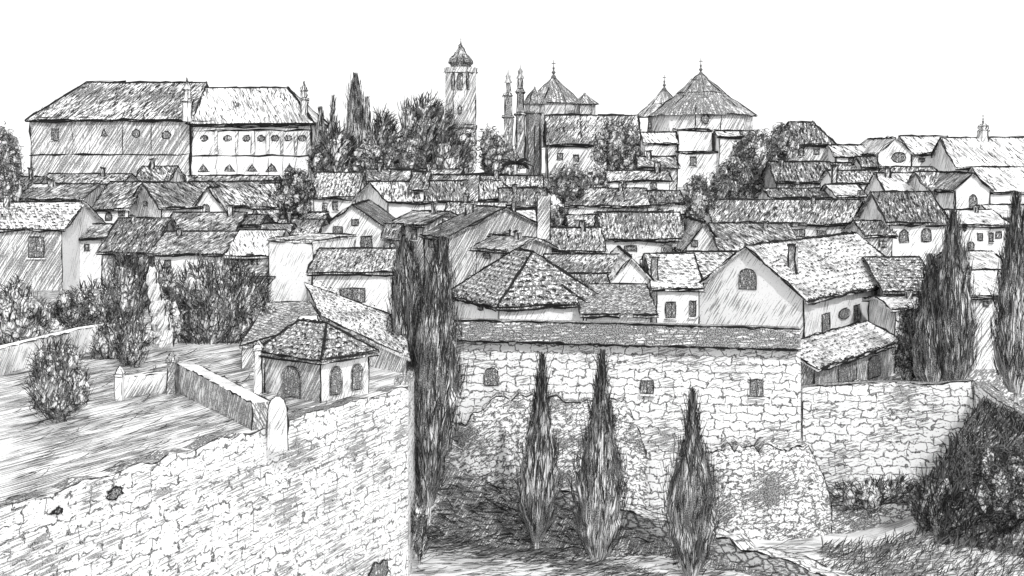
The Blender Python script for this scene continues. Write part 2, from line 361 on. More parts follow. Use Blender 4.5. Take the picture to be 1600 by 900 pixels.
def house(label, A, B, ev, rp, D=8, ridge='p', Y=None, YB=None, wall='plaster', roof='roof_streaked', wins=(), hip=(0, 0),
          chim=(), over=.3, name='house', cat='house', base=None, group=GH, linew=1.5, walln=None, tick=7.5):
    Y = Y or yof(ev); YB = YB or Y
    a = P(A, ev, Y); zb = a[2]; b = P(B, ev, YB); b[2] = zb
    W = np.linalg.norm(b - a); d = (b - a) / W; n = V3(d[1], -d[0], 0); bk = -n; k = F / ((Y + YB) / 2)
    L = lambda s_, t_, z_: a + d * s_ + bk * t_ + V3(0, 0, z_)
    cs = [L(0, 0, 0), L(W, 0, 0), L(W, D, 0), L(0, D, 0)]
    g0 = min(tz(c[0], c[1]) for c in cs) - .4 if base is None else P(A, base, Y)[2]
    H = zb - g0; ctr = L(W / 2, D / 2, 0); ctr[2] = g0
    root = thing(name, ctr, label, cat, group)
    if ridge == 'p': r1, r2 = (hip[0], D / 2), (W - hip[1], D / 2); mid = L(W / 2, D / 2, 0); half = D / 2
    elif ridge == 'g': r1, r2 = (W / 2, hip[0]), (W / 2, D - hip[1]); mid = L(*r1, 0); half = W / 2
    else: r1, r2 = (0, D), (W, D); mid = L(W / 2, D, 0); half = D
    zr = CZ - (rp - HOR) / F * mid[1]; rise = max(.15, zr - zb)
    wb = MB(k, (wall,))
    def wallface(pts, i): wb.face(pts, walln[i] if walln else wall)
    c0, c1, c2, c3 = cs; dn = V3(0, 0, -H)
    R1 = L(*r1, rise); R2 = L(*r2, rise); e = .02
    if ridge == 'p':
        wallface([c0 + dn, c1 + dn, c1, c0], 0); wallface([c2 + dn, c3 + dn, c3, c2], 2)
        wallface([c1 + dn, c2 + dn, c2] + ([R2] if hip[1] == 0 else []) + [c1], 1)
        wallface([c3 + dn, c0 + dn, c0] + ([R1] if hip[0] == 0 else []) + [c3], 3)
    elif ridge == 'g':
        wallface([c0 + dn, c1 + dn, c1] + ([R1] if hip[0] == 0 else []) + [c0], 0)
        wallface([c2 + dn, c3 + dn, c3] + ([R2] if hip[1] == 0 else []) + [c2], 2)
        wallface([c1 + dn, c2 + dn, c2, c1], 1); wallface([c3 + dn, c0 + dn, c0, c3], 3)
    else:
        wallface([c0 + dn, c1 + dn, c1, c0], 0); wallface([c2 + dn, c3 + dn, R1, R2], 2)
        wallface([c1 + dn, c2 + dn, R2, c1], 1); wallface([c3 + dn, c0 + dn, c0, R1], 3)
    for c in (c0, c1, c2, c3): wb.ink(c, c + dn, wpx=linew * .85, passes=3, jit=1.5)
    if ridge != 'g': wb.ink(c0, c1, wpx=linew * .9)
    if ridge == 'g': wb.ink(c1, c2, wpx=linew * .9); wb.ink(c0, c3, wpx=linew * .8)
    wb.build('wall', root)
    # roof slab with overhang
    rb = MB(k, (roof,)); sl = rise / half; th = V3(0, 0, -.13); up = V3(0, 0, .1); dz = -over * sl; o = over
    if ridge == 'p':
        hl, hr = hip; x0, x1 = -o, W + o; q1 = (r1[0] - (o if hl == 0 else 0), D / 2); q2 = (r2[0] + (o if hr == 0 else 0), D / 2)
        E = [L(x0, -o, dz), L(x1, -o, dz), L(x1, D + o, dz), L(x0, D + o, dz)]; T1 = L(*q1, rise); T2 = L(*q2, rise)
        planes = [[E[0], E[1], T2, T1], [E[2], E[3], T1, T2]]
        if hr: planes.append([E[1], E[2], T2])
        if hl: planes.append([E[3], E[0], T1])
    elif ridge == 'g':
        hf, hb = hip; y0, y1 = -o, D + o; q1 = (W / 2, r1[1] - (o if hf == 0 else 0)); q2 = (W / 2, r2[1] + (o if hb == 0 else 0))
        E = [L(-o, y0, dz), L(W + o, y0, dz), L(W + o, y1, dz), L(-o, y1, dz)]; T1 = L(*q1, rise); T2 = L(*q2, rise)
        planes = [[E[1], E[2], T2, T1], [E[3], E[0], T1, T2]]
        if hf: planes.append([E[0], E[1], T1])
        if hb: planes.append([E[2], E[3], T2])
    else:
        E = [L(-o, -o, dz), L(W + o, -o, dz)]; T1 = L(-o, D + o, rise - dz); T2 = L(W + o, D + o, rise - dz)
        planes = [[E[0], E[1], T2, T1]]
    for pl in planes:
        pl = [p + up for p in pl]; rb.prism(pl, th, roof)
        m_ = len(pl)
        for i in range(m_): rb.ink(pl[i], pl[(i + 1) % m_], wpx=linew * 1.1, passes=3, jit=1.9)
        rb.ink(pl[0] + th, pl[1] + th, wpx=linew * 1.35, jit=1.8, passes=2)
        ev_ = pl[1] - pl[0]; Le = np.linalg.norm(ev_); upv = norm((pl[2] + pl[-1]) / 2 - (pl[0] + pl[1]) / 2)
        for i in range(int(Le * k / tick)):      # tile ends along the eave, ridge tiles along the top
            p_ = pl[0] + ev_ * ((i + random.uniform(-.3, .3) + .5) * tick / (Le * k)); l_ = random.uniform(1.5, 6) / k
            rb.ink(p_ + V3(0, 0, .03), p_ + V3(0, 0, .03) + upv * l_ + norm(ev_) * random.uniform(-1.5, 1.5) / k, wpx=1.6, jit=.5, over=0)
        if m_ > 3:
            ev2 = pl[2] - pl[3]; L2 = np.linalg.norm(ev2)
            for i in range(int(L2 * k / tick / 1.4)):
                if random.random() < .35: continue
                p_ = pl[3] + ev2 * ((i + .5) * tick * 1.4 / (L2 * k)) + V3(0, 0, .04); rb.ink(p_, p_ - upv * random.uniform(2, 6) / k, wpx=1.5, jit=.5, over=0)
        rb.ink(pl[-1], pl[-2] if m_ > 3 else pl[0], wpx=linew * 1.2)
    roof_marks([[p + up for p in pl] for pl in planes], k, roof, rb); ro = rb.build('roof', root)
    rc_ = random.Random(label + 'c')
    if not chim and name == 'house' and ridge == 'p' and not any(hip) and W * k > 45 and rc_.random() < .5:
        f_ = rc_.choice([.18, .3, .7, .84]); m_p = L(W * f_, D * .42, rise * .84); chim = [(CX + F * m_p[0] / m_p[1], HOR - (m_p[2] - CZ) / m_p[1] * F, rc_.uniform(5, 8), rc_.uniform(9, 17))]
    for (px, py, wpx, hpx) in chim:
        ray = V3((px - CX) / F, 1, -(py - HOR) / F); c = P(px, py, mid[1]); best = 1e9
        for pl in planes:
            nn = np.cross(pl[1] - pl[0], pl[2] - pl[0]); t_ = np.dot(pl[0] - V3(0, 0, CZ), nn) / np.dot(ray, nn); h_ = V3(0, 0, CZ) + ray * t_
            ls, lt = np.dot(h_ - a, d), np.dot(h_ - a, bk)
            if -.3 < ls < W + .3 and -.3 < lt < D + .3 and zb - .3 < h_[2] < zr + .3 and t_ < best: best = t_; c = h_
        Yc = c[1]; ww = wpx / F * Yc; hh = hpx / F * Yc + .5; c = c - V3(0, 0, .5)
        cb = MB(k, ('plaster',)); cb.box((c[0], c[1], c[2]), (ww, ww, hh), 'plaster_dark', ax=(d, bk))
        cb.box((c[0], c[1], c[2] + hh + .002), (ww * 1.4, ww * 1.4, .15), 'roof_tiles_dark', ax=(d, bk))
        for sx in (-1, 1):
            cb.ink(c + d * sx * ww / 2 - bk * ww / 2, c + d * sx * ww / 2 - bk * ww / 2 + V3(0, 0, hh), wpx=linew * 1.3, passes=2)
            cb.ink(c - bk * ww * .72 + d * ww * .7 + V3(0, 0, hh + .1), c - bk * ww * .72 - d * ww * .7 + V3(0, 0, hh + .1), wpx=linew * 1.3)
        cb.build('chimney', ro)
    if not wins and name == 'house' and not any(w_ in label for w_ in ('blank', 'bare', 'without', 'lean-to', 'stable')):
        rr_ = random.Random(label); wpx_ = W * k
        if ridge == 'g': wins = [(CX + F * (a[0] + d[0] * W * .5) / (a[1] + d[1] * W * .5), ev - 2, 6, 7, 'arch')]
        else: wins = [(CX + F * (a[0] + d[0] * W * f_) / (a[1] + d[1] * W * f_), ev + rr_.uniform(11, 15), rr_.uniform(6, 10), rr_.uniform(8, 13), rr_.choice(['sq', 'sq', 'arch'])) for f_ in ([rr_.uniform(.2, .4), rr_.uniform(.6, .8)] if wpx_ > 50 else [rr_.uniform(.3, .7)])]
    for wn in wins:
        px, py, wp, hp = wn[:4]; kind = wn[4] if len(wn) > 4 else 'sq'; side = wn[5] if len(wn) > 5 else 'f'
        o_, dd, nn = {'f': (c0, d, n), 'r': (c1, bk, d), 'l': (c3, -bk, -d)}[side]
        ray = V3((px - CX) / F, 1, -(py - HOR) / F); t = np.dot(o_ - V3(0, 0, CZ), nn) / np.dot(ray, nn)
        c = V3(0, 0, CZ) + ray * t; cosf = max(.3, abs(np.dot(norm(V3(ray[0], 1, 0)), nn)))
        window(root, c, dd, nn, wp / F * c[1] / cosf, hp / F * c[1], kind, k)
    root['_k'] = k
    return root, dict(a=a, d=d, bk=bk, n=n, W=W, D=D, zb=zb, rise=rise, k=k, L=L, c=cs, g0=g0)

# left side of the town
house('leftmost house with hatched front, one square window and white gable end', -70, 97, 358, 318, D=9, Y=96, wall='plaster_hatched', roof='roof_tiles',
      wins=[(57, 386, 22, 32)], walln=['plaster_hatched', 'plaster_clean', 'plaster', 'plaster_hatched'])  # hatched walls draw the shaded sides, the clean one the sunlit gable
house('narrow white house with two small windows right of the tall white gable', 150, 200, 326, 286, D=10, wall='plaster_clean', roof='roof_streaked',
      wins=[(170, 338, 9, 12, 'arch'), (190, 331, 9, 12)])
house('low tiled house behind the leftmost roof', 30, 128, 311, 289, D=9, wall='plaster_hatched')
house('long low roof just under the grey half of the palace', 55, 180, 293, 273, D=10, wall='plaster_hatched', roof='roof_pan')
house('tiled roof tucked behind the leftmost bushy tree', -60, 45, 300, 278, D=9, wall='plaster_hatched', roof='roof_dark')
house('small gabled house with steep dark roof under the palace middle', 205, 252, 320, 287, D=14, YB=112, Y=118, ridge='g', wall='plaster', roof='roof_left_lean')
house('little raised house standing against the foot of the palace', 212, 262, 283, 261, D=8, wall='plaster_hatched', roof='roof_left_lean', Y=165)
house('tiny tiled roof between the two gables under the palace', 250, 300, 314, 288, D=9, wall='plaster_clean', roof='roof_left_lean', wins=[(272, 328, 8, 10, 'arch')])
house('white gable with an arched window under the palace gallery', 300, 350, 327, 295, D=12, ridge='g', wall='plaster_clean', roof='roof_streaked', wins=[(322, 325, 10, 12, 'arch')])
house('house with leaning tiled roof left of the round dark tree', 350, 428, 323, 288, D=10, wall='plaster_clean', roof='roof_left_lean')
house('low roofed building along the foot of the palace gallery', 300, 420, 290, 276, D=9, wall='plaster_clean', roof='roof_pan')
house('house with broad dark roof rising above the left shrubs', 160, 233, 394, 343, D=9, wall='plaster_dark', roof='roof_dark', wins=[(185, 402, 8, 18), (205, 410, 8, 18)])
house('upper of two stacked tiled roofs on the left', 255, 362, 362, 334, D=8, wall='plaster_hatched', roof='roof_streaked')
house('lower of two stacked tiled roofs, above the big scribbled tree', 240, 350, 397, 364, D=8, wall='plaster_clean', roof='roof_streaked', wins=[(262, 412, 9, 12)])
house('small house with three windows behind the big scribbled tree', 358, 420, 400, 362, D=9, wall='plaster', roof='roof_pale', wins=[(375, 412, 9, 12), (398, 412, 9, 14)])
house('narrow house with twin slopes and cracked tiles left of the blank white wall', 398, 436, 389, 352, D=9, Y=88, wall='plaster_hatched', roof='roof_left_lean')
house('tall blank white house without windows beside the tiled ramp roof', 420, 488, 376, 372, D=4, Y=80, YB=78, ridge='s', wall='plaster_clean', roof='roof_tiles', over=.05)
house('low house behind the blank white wall with pale ribbed roof', 430, 492, 368, 345, D=7, Y=92, wall='plaster', roof='roof_pan')
house('gabled white house with two square windows and an attic opening', 502, 600, 356, 322, D=11, ridge='g', Y=97, wall='plaster_clean', roof='roof_dark', linew=1.9,
      wins=[(528, 365, 14, 22), (573, 378, 17, 18), (555, 347, 10, 9)])
house('white house with wide shuttered window left of the tallest cypress', 488, 614, 426, 391, D=9, Y=74, wall='plaster_clean', roof='roof_pan', linew=1.9, wins=[(551, 461, 38, 22)])
house('house with two dark windows right of the round dark tree', 490, 556, 308, 271, D=9, wall='plaster_clean', roof='roof_pan', wins=[(508, 323, 7, 13), (524, 322, 8, 13)])
house('gable with a bare wall behind the house with two dark windows', 556, 607, 312, 286, D=14, ridge='g', YB=118, Y=124, wall='plaster_clean', roof='roof_streaked')
house('tall narrow house with windows above the cypress top', 608, 642, 305, 268, D=10, wall='plaster_clean', roof='roof_streaked', wins=[(620, 322, 8, 14), (632, 313, 7, 12)], Y=122)
house('slim white house just right of the tall narrow one', 643, 663, 297, 270, D=9, wall='plaster_clean', roof='roof_dark', wins=[(651, 309, 7, 14)], Y=120)
house('broad roof with diagonal tiles left of the brick chimney', 664, 742, 318, 275, D=11, wall='plaster', roof='roof_streaked', Y=122)
house('long roof beneath the bell tower trees', 745, 845, 300, 276, D=9, wall='plaster_clean', roof='roof_pan', Y=140)
house('house with dark arched openings right of the brick chimney', 784, 850, 322, 296, D=8, wall='plaster_hatched', roof='roof_dark', wins=[(800, 334, 12, 14, 'arch'), (822, 334, 12, 12, 'arch')], Y=118)
house('lower tiled house between chimney and dark arches', 700, 786, 340, 318, D=8, wall='plaster', roof='roof_pan', Y=110)
house('house with steep dark roof right behind the tallest cypress', 664, 700, 367, 325, D=9, Y=92, YB=89, wall='plaster_hatched', roof='roof_dark')
house('pale house with broad blank wall beside the tall chimney', 694, 790, 366, 342, D=8, Y=91, wall='plaster', roof='roof_left_lean', linew=1.9, chim=[(733, 352, 11, 34)])
house('tall narrow plastered house right of the blank chimney house', 792, 850, 352, 330, D=6, Y=95, wall='plaster_hatched', roof='roof_tiles', linew=1.7)
# centre
house('dark hipped tile roof house just above the long stone wall', 705, 780, 456, 394, D=5.8, Y=70, YB=64, ridge='p', hip=(2.2, 2.2), wall='plaster_clean', roof='roof_tiles_dark', linew=2.0,
      wins=[(714, 461, 6, 13), (731, 466, 6, 14), (752, 478, 7, 12)])
house('wide dark tiled house with blank wall behind the long stone wall', 776, 912, 473, 402, D=7, Y=65, hip=(1.6, 3.4), wall='plaster_clean', roof='roof_tiles_dark', linew=2.0)
house('small tiled lean-to right of the dark hipped roofs', 916, 1018, 492, 449, D=5, Y=63, ridge='s', wall='plaster_clean', roof='roof_tiles_dark', linew=1.8)
house('white gable behind the small tiled lean-to', 946, 1026, 446, 404, D=9, ridge='g', Y=74, wall='plaster', roof='roof_tiles', linew=1.8)
house('house with two tall windows joined left of the big gabled house', 1026, 1092, 450, 399, D=8, Y=73, wall='plaster_clean', roof='roof_tiles', linew=1.9,
      wins=[(1048, 484, 15, 24), (1082, 482, 10, 24)], chim=[(1022, 438, 10, 34)])
house('tiled roof bridging two gables above the long stone wall', 1092, 1180, 440, 396, D=7, Y=78, wall='plaster_clean', roof='roof_tiles', linew=1.8)
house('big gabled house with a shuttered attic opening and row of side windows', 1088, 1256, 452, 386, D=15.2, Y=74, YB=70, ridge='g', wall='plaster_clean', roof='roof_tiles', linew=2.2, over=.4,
      walln=['plaster_clean', 'plaster_clean', 'plaster', 'plaster_hatched'],  # denser hatch paints shade on the left side
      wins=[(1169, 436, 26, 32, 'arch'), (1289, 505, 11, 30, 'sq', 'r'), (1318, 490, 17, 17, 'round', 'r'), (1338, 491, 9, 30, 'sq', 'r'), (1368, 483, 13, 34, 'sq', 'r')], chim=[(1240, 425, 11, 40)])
house('long low roof topping the rows in the town centre', 888, 1012, 322, 296, D=9, wall='plaster', roof='roof_streaked', Y=120)
house('ribbed roof house with two small openings in the town centre', 946, 1068, 373, 334, D=8, wall='plaster_clean', roof='roof_pan', Y=92, linew=1.8, wins=[(985, 388, 20, 8), (1042, 389, 16, 12)])
house('small flat roofed row right of the tall pale pilaster', 893, 940, 357, 338, D=7, wall='plaster', roof='roof_streaked', Y=100)
house('tile patched roof left of the ribbed roof', 858, 940, 392, 358, D=8, wall='plaster_clean', roof='roof_pan', Y=86)
house('low front roof below the tile patched one', 860, 978, 427, 400, D=7, wall='plaster', roof='roof_streaked', Y=76)
house('house with two round topped windows behind the church tree', 952, 1046, 283, 268, D=8, wall='plaster_clean', roof='roof_streaked', Y=165, wins=[(975, 289, 8, 9, 'arch'), (1021, 290, 10, 10, 'arch')])
house('low band of roof behind the long low roof', 1012, 1066, 318, 300, D=8, wall='plaster', roof='roof_dark', Y=124)
house('white gable with a scribbled window right of the ribbed roof', 1072, 1128, 387, 350, D=9, ridge='g', wall='plaster_clean', roof='roof_pan', Y=88, linew=1.8, wins=[(1085, 380, 10, 10)])
house('pale ribbed roof with a triangular gable in the town centre right', 1128, 1246, 391, 351, D=8, wall='plaster_clean', roof='roof_left_lean', Y=86, linew=1.8)
house('longest ribbed roof with two windows below it', 1118, 1358, 349, 314, D=8, wall='plaster_clean', roof='roof_streaked', Y=100, linew=1.9, wins=[(1246, 364, 22, 12), (1284, 366, 14, 11), (1200, 362, 12, 10)])
# right
house('tall white block between the longest ribbed roof and the dark roof', 1356, 1389, 325, 318, D=6, Y=104, ridge='s', wall='plaster_clean', roof='roof_pale', wins=[(1370, 335, 4, 12)])
house('small house with striped roof below the tall white block', 1357, 1394, 368, 347, D=6, Y=92, wall='plaster_hatched', roof='roof_streaked', wins=[(1379, 381, 11, 9)])
house('house with very dark roof and two shuttered windows on the right', 1390, 1476, 347, 302, D=8, Y=93, wall='plaster_clean', roof='roof_dark', linew=2.0, wins=[(1412, 369, 13, 20, 'arch'), (1447, 367, 14, 20, 'arch')])
house('dark sloping roof beside the right cypress clump', 1386, 1462, 455, 404, D=8, Y=76, wall='plaster_hatched', roof='roof_tiles_dark', linew=1.8)
house('pale sloping roof above the very dark one', 1388, 1462, 303, 272, D=8, Y=135, wall='plaster_clean', roof='roof_pale')
house('dark ribbed roof stepping toward the white gable on the right', 1455, 1500, 300, 270, D=9, Y=130, wall='plaster', roof='roof_streaked')
house('white gable with one arched window on the far right', 1492, 1546, 296, 272, D=10, ridge='g', Y=125, wall='plaster_clean', roof='roof_streaked', linew=1.7, wins=[(1520, 315, 11, 22, 'arch')])
house('house at the right edge under a shallow roof', 1547, 1680, 300, 262, D=9, Y=135, wall='plaster_clean', roof='roof_pale', wins=[(1578, 326, 8, 8)])
house('many windowed white house between the two right cypresses', 1494, 1574, 352, 330, D=8, Y=98, wall='plaster_clean', roof='roof_pale', linew=1.6,
      wins=[(1507, 358, 5, 5, 'round'), (1531, 370, 7, 11), (1548, 371, 6, 14), (1560, 367, 8, 10), (1517, 384, 9, 13, 'arch')])
house('plain flat topped block below the many windowed house', 1510, 1572, 422, 395, D=6, Y=76, wall='plaster_clean', roof='roof_pale', wins=[(1530, 480, 7, 8)])
house('pale house with hatched roof between the right cypresses', 1516, 1584, 462, 425, D=6, Y=68, wall='plaster', roof='roof_pale', linew=1.6)
house('wide ruled roof at the top right corner of the town', 1495, 1700, 262, 216, D=12, Y=180, wall='plaster_clean', roof='roof_pale', wins=[(1560, 268, 10, 7), (1590, 268, 10, 7)])
house('roofed house with diagonal lean left of the top right roof', 1424, 1494, 240, 214, D=10, Y=190, wall='plaster_clean', roof='roof_pale', wins=[(1440, 250, 8, 5), (1468, 250, 8, 5)])
house('gable with scribbled vine left of the top right houses', 1372, 1424, 240, 216, D=14, ridge='g', Y=188, wall='plaster_clean', roof='roof_pale', wins=[(1404, 246, 22, 16, 'round')])
house('low house under the bare sky gap on the right', 1306, 1370, 245, 228, D=8, Y=195, wall='plaster', roof='roof_pale', wins=[(1330, 250, 7, 8)])
house('striped roof left of the pale sloping roof', 1308, 1382, 286, 268, D=8, Y=150, wall='plaster_clean', roof='roof_pan', wins=[(1365, 296, 9, 9)])
house('low white house with dark doorway left of the tall white block', 1308, 1350, 306, 290, D=7, Y=128, wall='plaster', roof='roof_pale', wins=[(1345, 305, 9, 16)])
house('dark mansard roofed building right of the domed church', 1226, 1304, 226, 192, D=12, Y=200, hip=(2, 2), wall='plaster_hatched', roof='roof_dark', linew=1.8)
house('second dark roof stacked below the mansard building', 1214, 1306, 284, 254, D=9, Y=160, wall='plaster_dark', roof='roof_dark', linew=1.7)
house('third lower roof below the mansard building', 1208, 1306, 310, 296, D=8, Y=130, wall='plaster_hatched', roof='roof_dark', linew=1.7, chim=[(1303, 330, 8, 70)])
_r, h = house('stable with open dark doorways under a tiled lean-to roof', 1272, 1398, 572, 528, D=1.3, Y=58.6, YB=67, ridge='s', wall='plaster_dark', roof='roof_tiles', linew=1.8, over=.35,
      wins=[(1322, 582, 26, 30), (1364, 572, 18, 34, 'arch')])

EX = [
 ('small house with tilted roof between round dark tree and two dark windows', 392, 428, 348, 330, dict(D=6, Y=104, wall='plaster', roof='roof_left_lean')),
 ('roof slope crossing above the bare gable wall', 566, 640, 284, 266, dict(D=9, Y=150, wall='plaster', roof='roof_left_lean')),
 ('sliver of roof behind the slim white house', 655, 716, 282, 266, dict(D=9, Y=150, wall='plaster_hatched', roof='roof_streaked')),
 ('stepped roof below the loose tree at the tower foot', 700, 790, 292, 274, dict(D=9, Y=146, wall='plaster', roof='roof_dark')),
 ('small gable facing out beneath the tower trees', 742, 782, 318, 296, dict(D=8, Y=128, YB=126, ridge='g', wall='plaster_clean', roof='roof_streaked', wins=[(762, 318, 7, 8)])),
 ('little house with black doorway below the dark arched openings', 800, 846, 372, 350, dict(D=6, Y=97, wall='plaster', roof='roof_dark', wins=[(822, 388, 12, 22)])),
 ('short roof squeezed under the tall narrow house with windows', 612, 662, 350, 332, dict(D=6, Y=104, YB=102, wall='plaster_hatched', roof='roof_streaked', wins=[(628, 366, 8, 16), (648, 366, 8, 16)])),
 ('sliver roof with arched vent left of the white gable in the centre', 890, 944, 446, 431, dict(D=4, Y=72, wall='plaster', roof='roof_pan', wins=[(926, 455, 9, 12, 'arch')])),
 ('roof stepping up behind the two round topped windows', 1000, 1058, 262, 246, dict(D=8, Y=185, wall='plaster', roof='roof_left_lean')),
 ('small pale house in the gap right of the mansard building', 1308, 1348, 268, 256, dict(D=7, Y=170, wall='plaster_clean', roof='roof_streaked')),
 ('bare walled house beside the mansard building', 1186, 1222, 262, 246, dict(D=7, Y=178, wall='plaster_hatched', roof='roof_dark')),
 ('low ribbed shed left of the longest ribbed roof', 1064, 1118, 352, 338, dict(D=6, Y=104, wall='plaster', roof='roof_pan')),
 ('thin striped roof over the very dark one', 1400, 1470, 276, 262, dict(D=8, Y=155, wall='plaster_clean', roof='roof_streaked', wins=[(1420, 284, 6, 7), (1450, 284, 6, 7)])),
 ('pale stepped house at the right edge below the shallow roof', 1560, 1640, 340, 322, dict(D=7, Y=108, wall='plaster_clean', roof='roof_pale', wins=[(1580, 356, 8, 9)])),
 ('narrow house with lean roof between leftmost house and broad dark roof', 118, 160, 372, 352, dict(D=6, Y=100, wall='plaster_clean', roof='roof_streaked')),
 ('roof peeping over the shrubs left of the blank white wall', 372, 424, 432, 412, dict(D=5, Y=80, wall='plaster', roof='roof_streaked', wins=[(396, 442, 8, 10)])),
 ('row of pale eaves at the right edge beneath the top right roof', 1530, 1660, 288, 272, dict(D=8, Y=160, wall='plaster_clean', roof='roof_pale', wins=[(1550, 296, 8, 7)])),
 ('low tiled annex at the right foot of the big gabled house', 1398, 1446, 484, 466, dict(D=5, Y=70, wall='plaster', roof='roof_tiles')),
]
EX += [
 ('tiny roof wedged between the two stacked roofs and the white house top', 366, 402, 352, 338, dict(D=5, Y=98, wall='plaster', roof='roof_dark')),
 ('small hatched house peeping left of the gabled white house', 462, 500, 350, 334, dict(D=5, Y=101, wall='plaster_hatched', roof='roof_streaked')),
 ('narrow shed roof right of the gabled white house', 602, 618, 372, 352, dict(D=5, Y=92, wall='plaster_hatched', roof='roof_dark')),
 ('roofed lean shed in front of the pale chimney house', 744, 800, 388, 372, dict(D=4, Y=83, YB=81, wall='plaster_hatched', roof='roof_streaked')),
 ('crooked little gable below the palm', 806, 838, 296, 280, dict(D=7, Y=152, YB=149, ridge='g', wall='plaster_clean', roof='roof_dark')),
 ('pale cube house right of the ribbed centre roof', 1046, 1072, 412, 398, dict(D=4, Y=80, wall='plaster', roof='roof_pan')),
 ('slim tiled strip under the pale ribbed triangular gable roof', 1180, 1236, 404, 394, dict(D=3, Y=82, wall='plaster', roof='roof_pan')),
 ('little gable turned sideways near the left skyline roofs', 108, 136, 306, 290, dict(D=9, Y=138, YB=134, ridge='g', wall='plaster_clean', roof='roof_dark')),
 ('small white house under the long roof of the tower trees', 666, 700, 308, 292, dict(D=6, Y=134, wall='plaster_clean', roof='roof_streaked')),
 ('roof end jutting out left of the tile patched roof', 846, 882, 372, 358, dict(D=5, Y=93, YB=91, wall='plaster_hatched', roof='roof_dark')),
 ('high narrow house right of the small white gap house', 1350, 1374, 262, 246, dict(D=6, Y=168, wall='plaster', roof='roof_dark')),
]
for lab_, a_, b_, e_, r_, kw_ in EX: house(lab_, a_, b_, e_, r_, **kw_)
# tall pilaster-like party wall in the centre
mb = MB(22, ('plaster',)); c = P(849, 425, 88)
mb.box((c[0], 88, c[2] - 3), (.9, .6, 8.2), 'plaster'); 
for sx in (-1, 1): mb.ink((c[0] + sx * .45, 87.7, c[2] - 3), (c[0] + sx * .45, 87.7, c[2] + 5.2), wpx=2, passes=2)
tag(mb.build('party_wall'), 'tall narrow pale wall slab between the centre roofs', 'wall')

# ------------------------------------------------------------------ the palace on the skyline
def finial(parent, base, h, k, name='finial'):
    mb = MB(k, ('ink_soft',)); b = V3(*base)
    mb.lathe(b, [(h * .16, 0), (h * .12, h * .12), (h * .04, h * .2), (h * .12, h * .32), (h * .03, h * .44), (h * .07, h * .55), (h * .02, h * .65), (h * .015, h)], 8, 'ink_soft')
    mb.box(b + V3(0, 0, h * .8), (h * .22, h * .03, h * .04), 'ink')
    return mb.build(name, parent)
def pinnacle(parent, px, pyb, pyt, Y, wpx, name='pinnacle'):
    b = P(px, pyb, Y); k = F / Y; h = (pyb - pyt) / k; r = wpx / k / 2 * 1.2; mb = MB(k, ('plaster',))
    mb.lathe(b, [(r, 0), (r, h * .45), (r * 1.35, h * .47), (r * 1.35, h * .5), (r * .75, h * .52), (r * .7, h * .72), (r * .95, h * .74), (r * .25, h * .9), (0.01, h)], 6, 'plaster', ink=1.3)
    return mb.build(name, parent)
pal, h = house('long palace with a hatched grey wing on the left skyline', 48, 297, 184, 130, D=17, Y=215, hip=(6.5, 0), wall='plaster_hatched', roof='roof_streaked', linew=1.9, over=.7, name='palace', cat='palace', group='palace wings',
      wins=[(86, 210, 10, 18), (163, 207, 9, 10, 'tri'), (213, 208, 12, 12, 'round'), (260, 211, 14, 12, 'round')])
mb = MB(h['k'], ('ink_soft',)); L = h['L']
for zz in (-6.2,): mb.ink(L(0, -.08, zz), L(h['W'], -.08, zz), wpx=1.6, passes=2)
for s_ in (7, 15.5, 20.3): mb.ink(L(s_, -.08, -.3), L(s_, -.08, -6), wpx=1.1)
mb.build('string_course', pal)
pinnacle(pal, 292, 190, 122, 212, 12)
pal2, h = house('white arcaded palace wing with ruled pale roof on the left skyline', 299, 487, 190, 138, D=17, Y=214, hip=(0, 5.5), wall='plaster_clean', roof='roof_pale', linew=1.9, over=.7, name='palace', cat='palace', group='palace wings',
      wins=[(x, 216, 12, 9, 'round') for x in (319, 356, 385, 408, 430, 450, 472)] + [(x, 262, 16, 11, 'tri') for x in (318, 358, 394, 424, 452)])
mb = MB(h['k'], ('plaster_clean',)); L = h['L']
for zz in (-.9, -1.4, -5.7): mb.ink(L(0, -.1, zz), L(h['W'], -.1, zz), wpx=1.7, passes=2)
for i, x in enumerate((338, 370, 396, 419, 441, 462, 482)):
    s_ = (x - 299) / 188 * h['W']; mb.box(L(s_, -.12, -5.4), (.5, .3, 3.8), 'plaster')
    for dx in (-.25, .25): mb.ink(L(s_ + dx, -.3, -5.4), L(s_ + dx, -.3, -1.6), wpx=1.1)
    mb.ink(L(s_, -.12, -6), L(s_, -.12, -9), wpx=1.1)
mb.build('gallery', pal2)
pinnacle(pal2, 475, 180, 128, 216, 9)

# ------------------------------------------------------------------ towers and churches
def poly_roof(parent, c, r, z0, z1, n, rot, mat, k, name='roof', r2=0.05, over=1.1, ink=1.8):
    mb = MB(k, (mat,)); mb.lathe(c, [(r * over, z0), (r2, z1)], n, mat, rot, ink=ink)
    mb.lathe(c, [(0.01, z0 - .05), (r * over, z0 - .05), (r * over, z0)], n, mat, rot)
    return mb.build(name, parent)
Y = 235; k = F / Y; c = P(720, 255, Y)
t = thing('bell_tower', c, 'slender bell tower with bulbous domed cap rising above the trees', 'tower')
mb = MB(k, ('plaster',)); H = (255 - 106) / k; r = 22 / k * 1.16
mb.lathe(c, [(r, 0), (r, H * .36), (r * 1.04, H * .37), (r * 1.04, H * .39), (r, H * .4), (r, H * .94), (r * 1.03, H * .95), (r * 1.03, H)], 8, 'plaster_hatched', R(22.5), ink=1.3); mb.build('shaft', t)
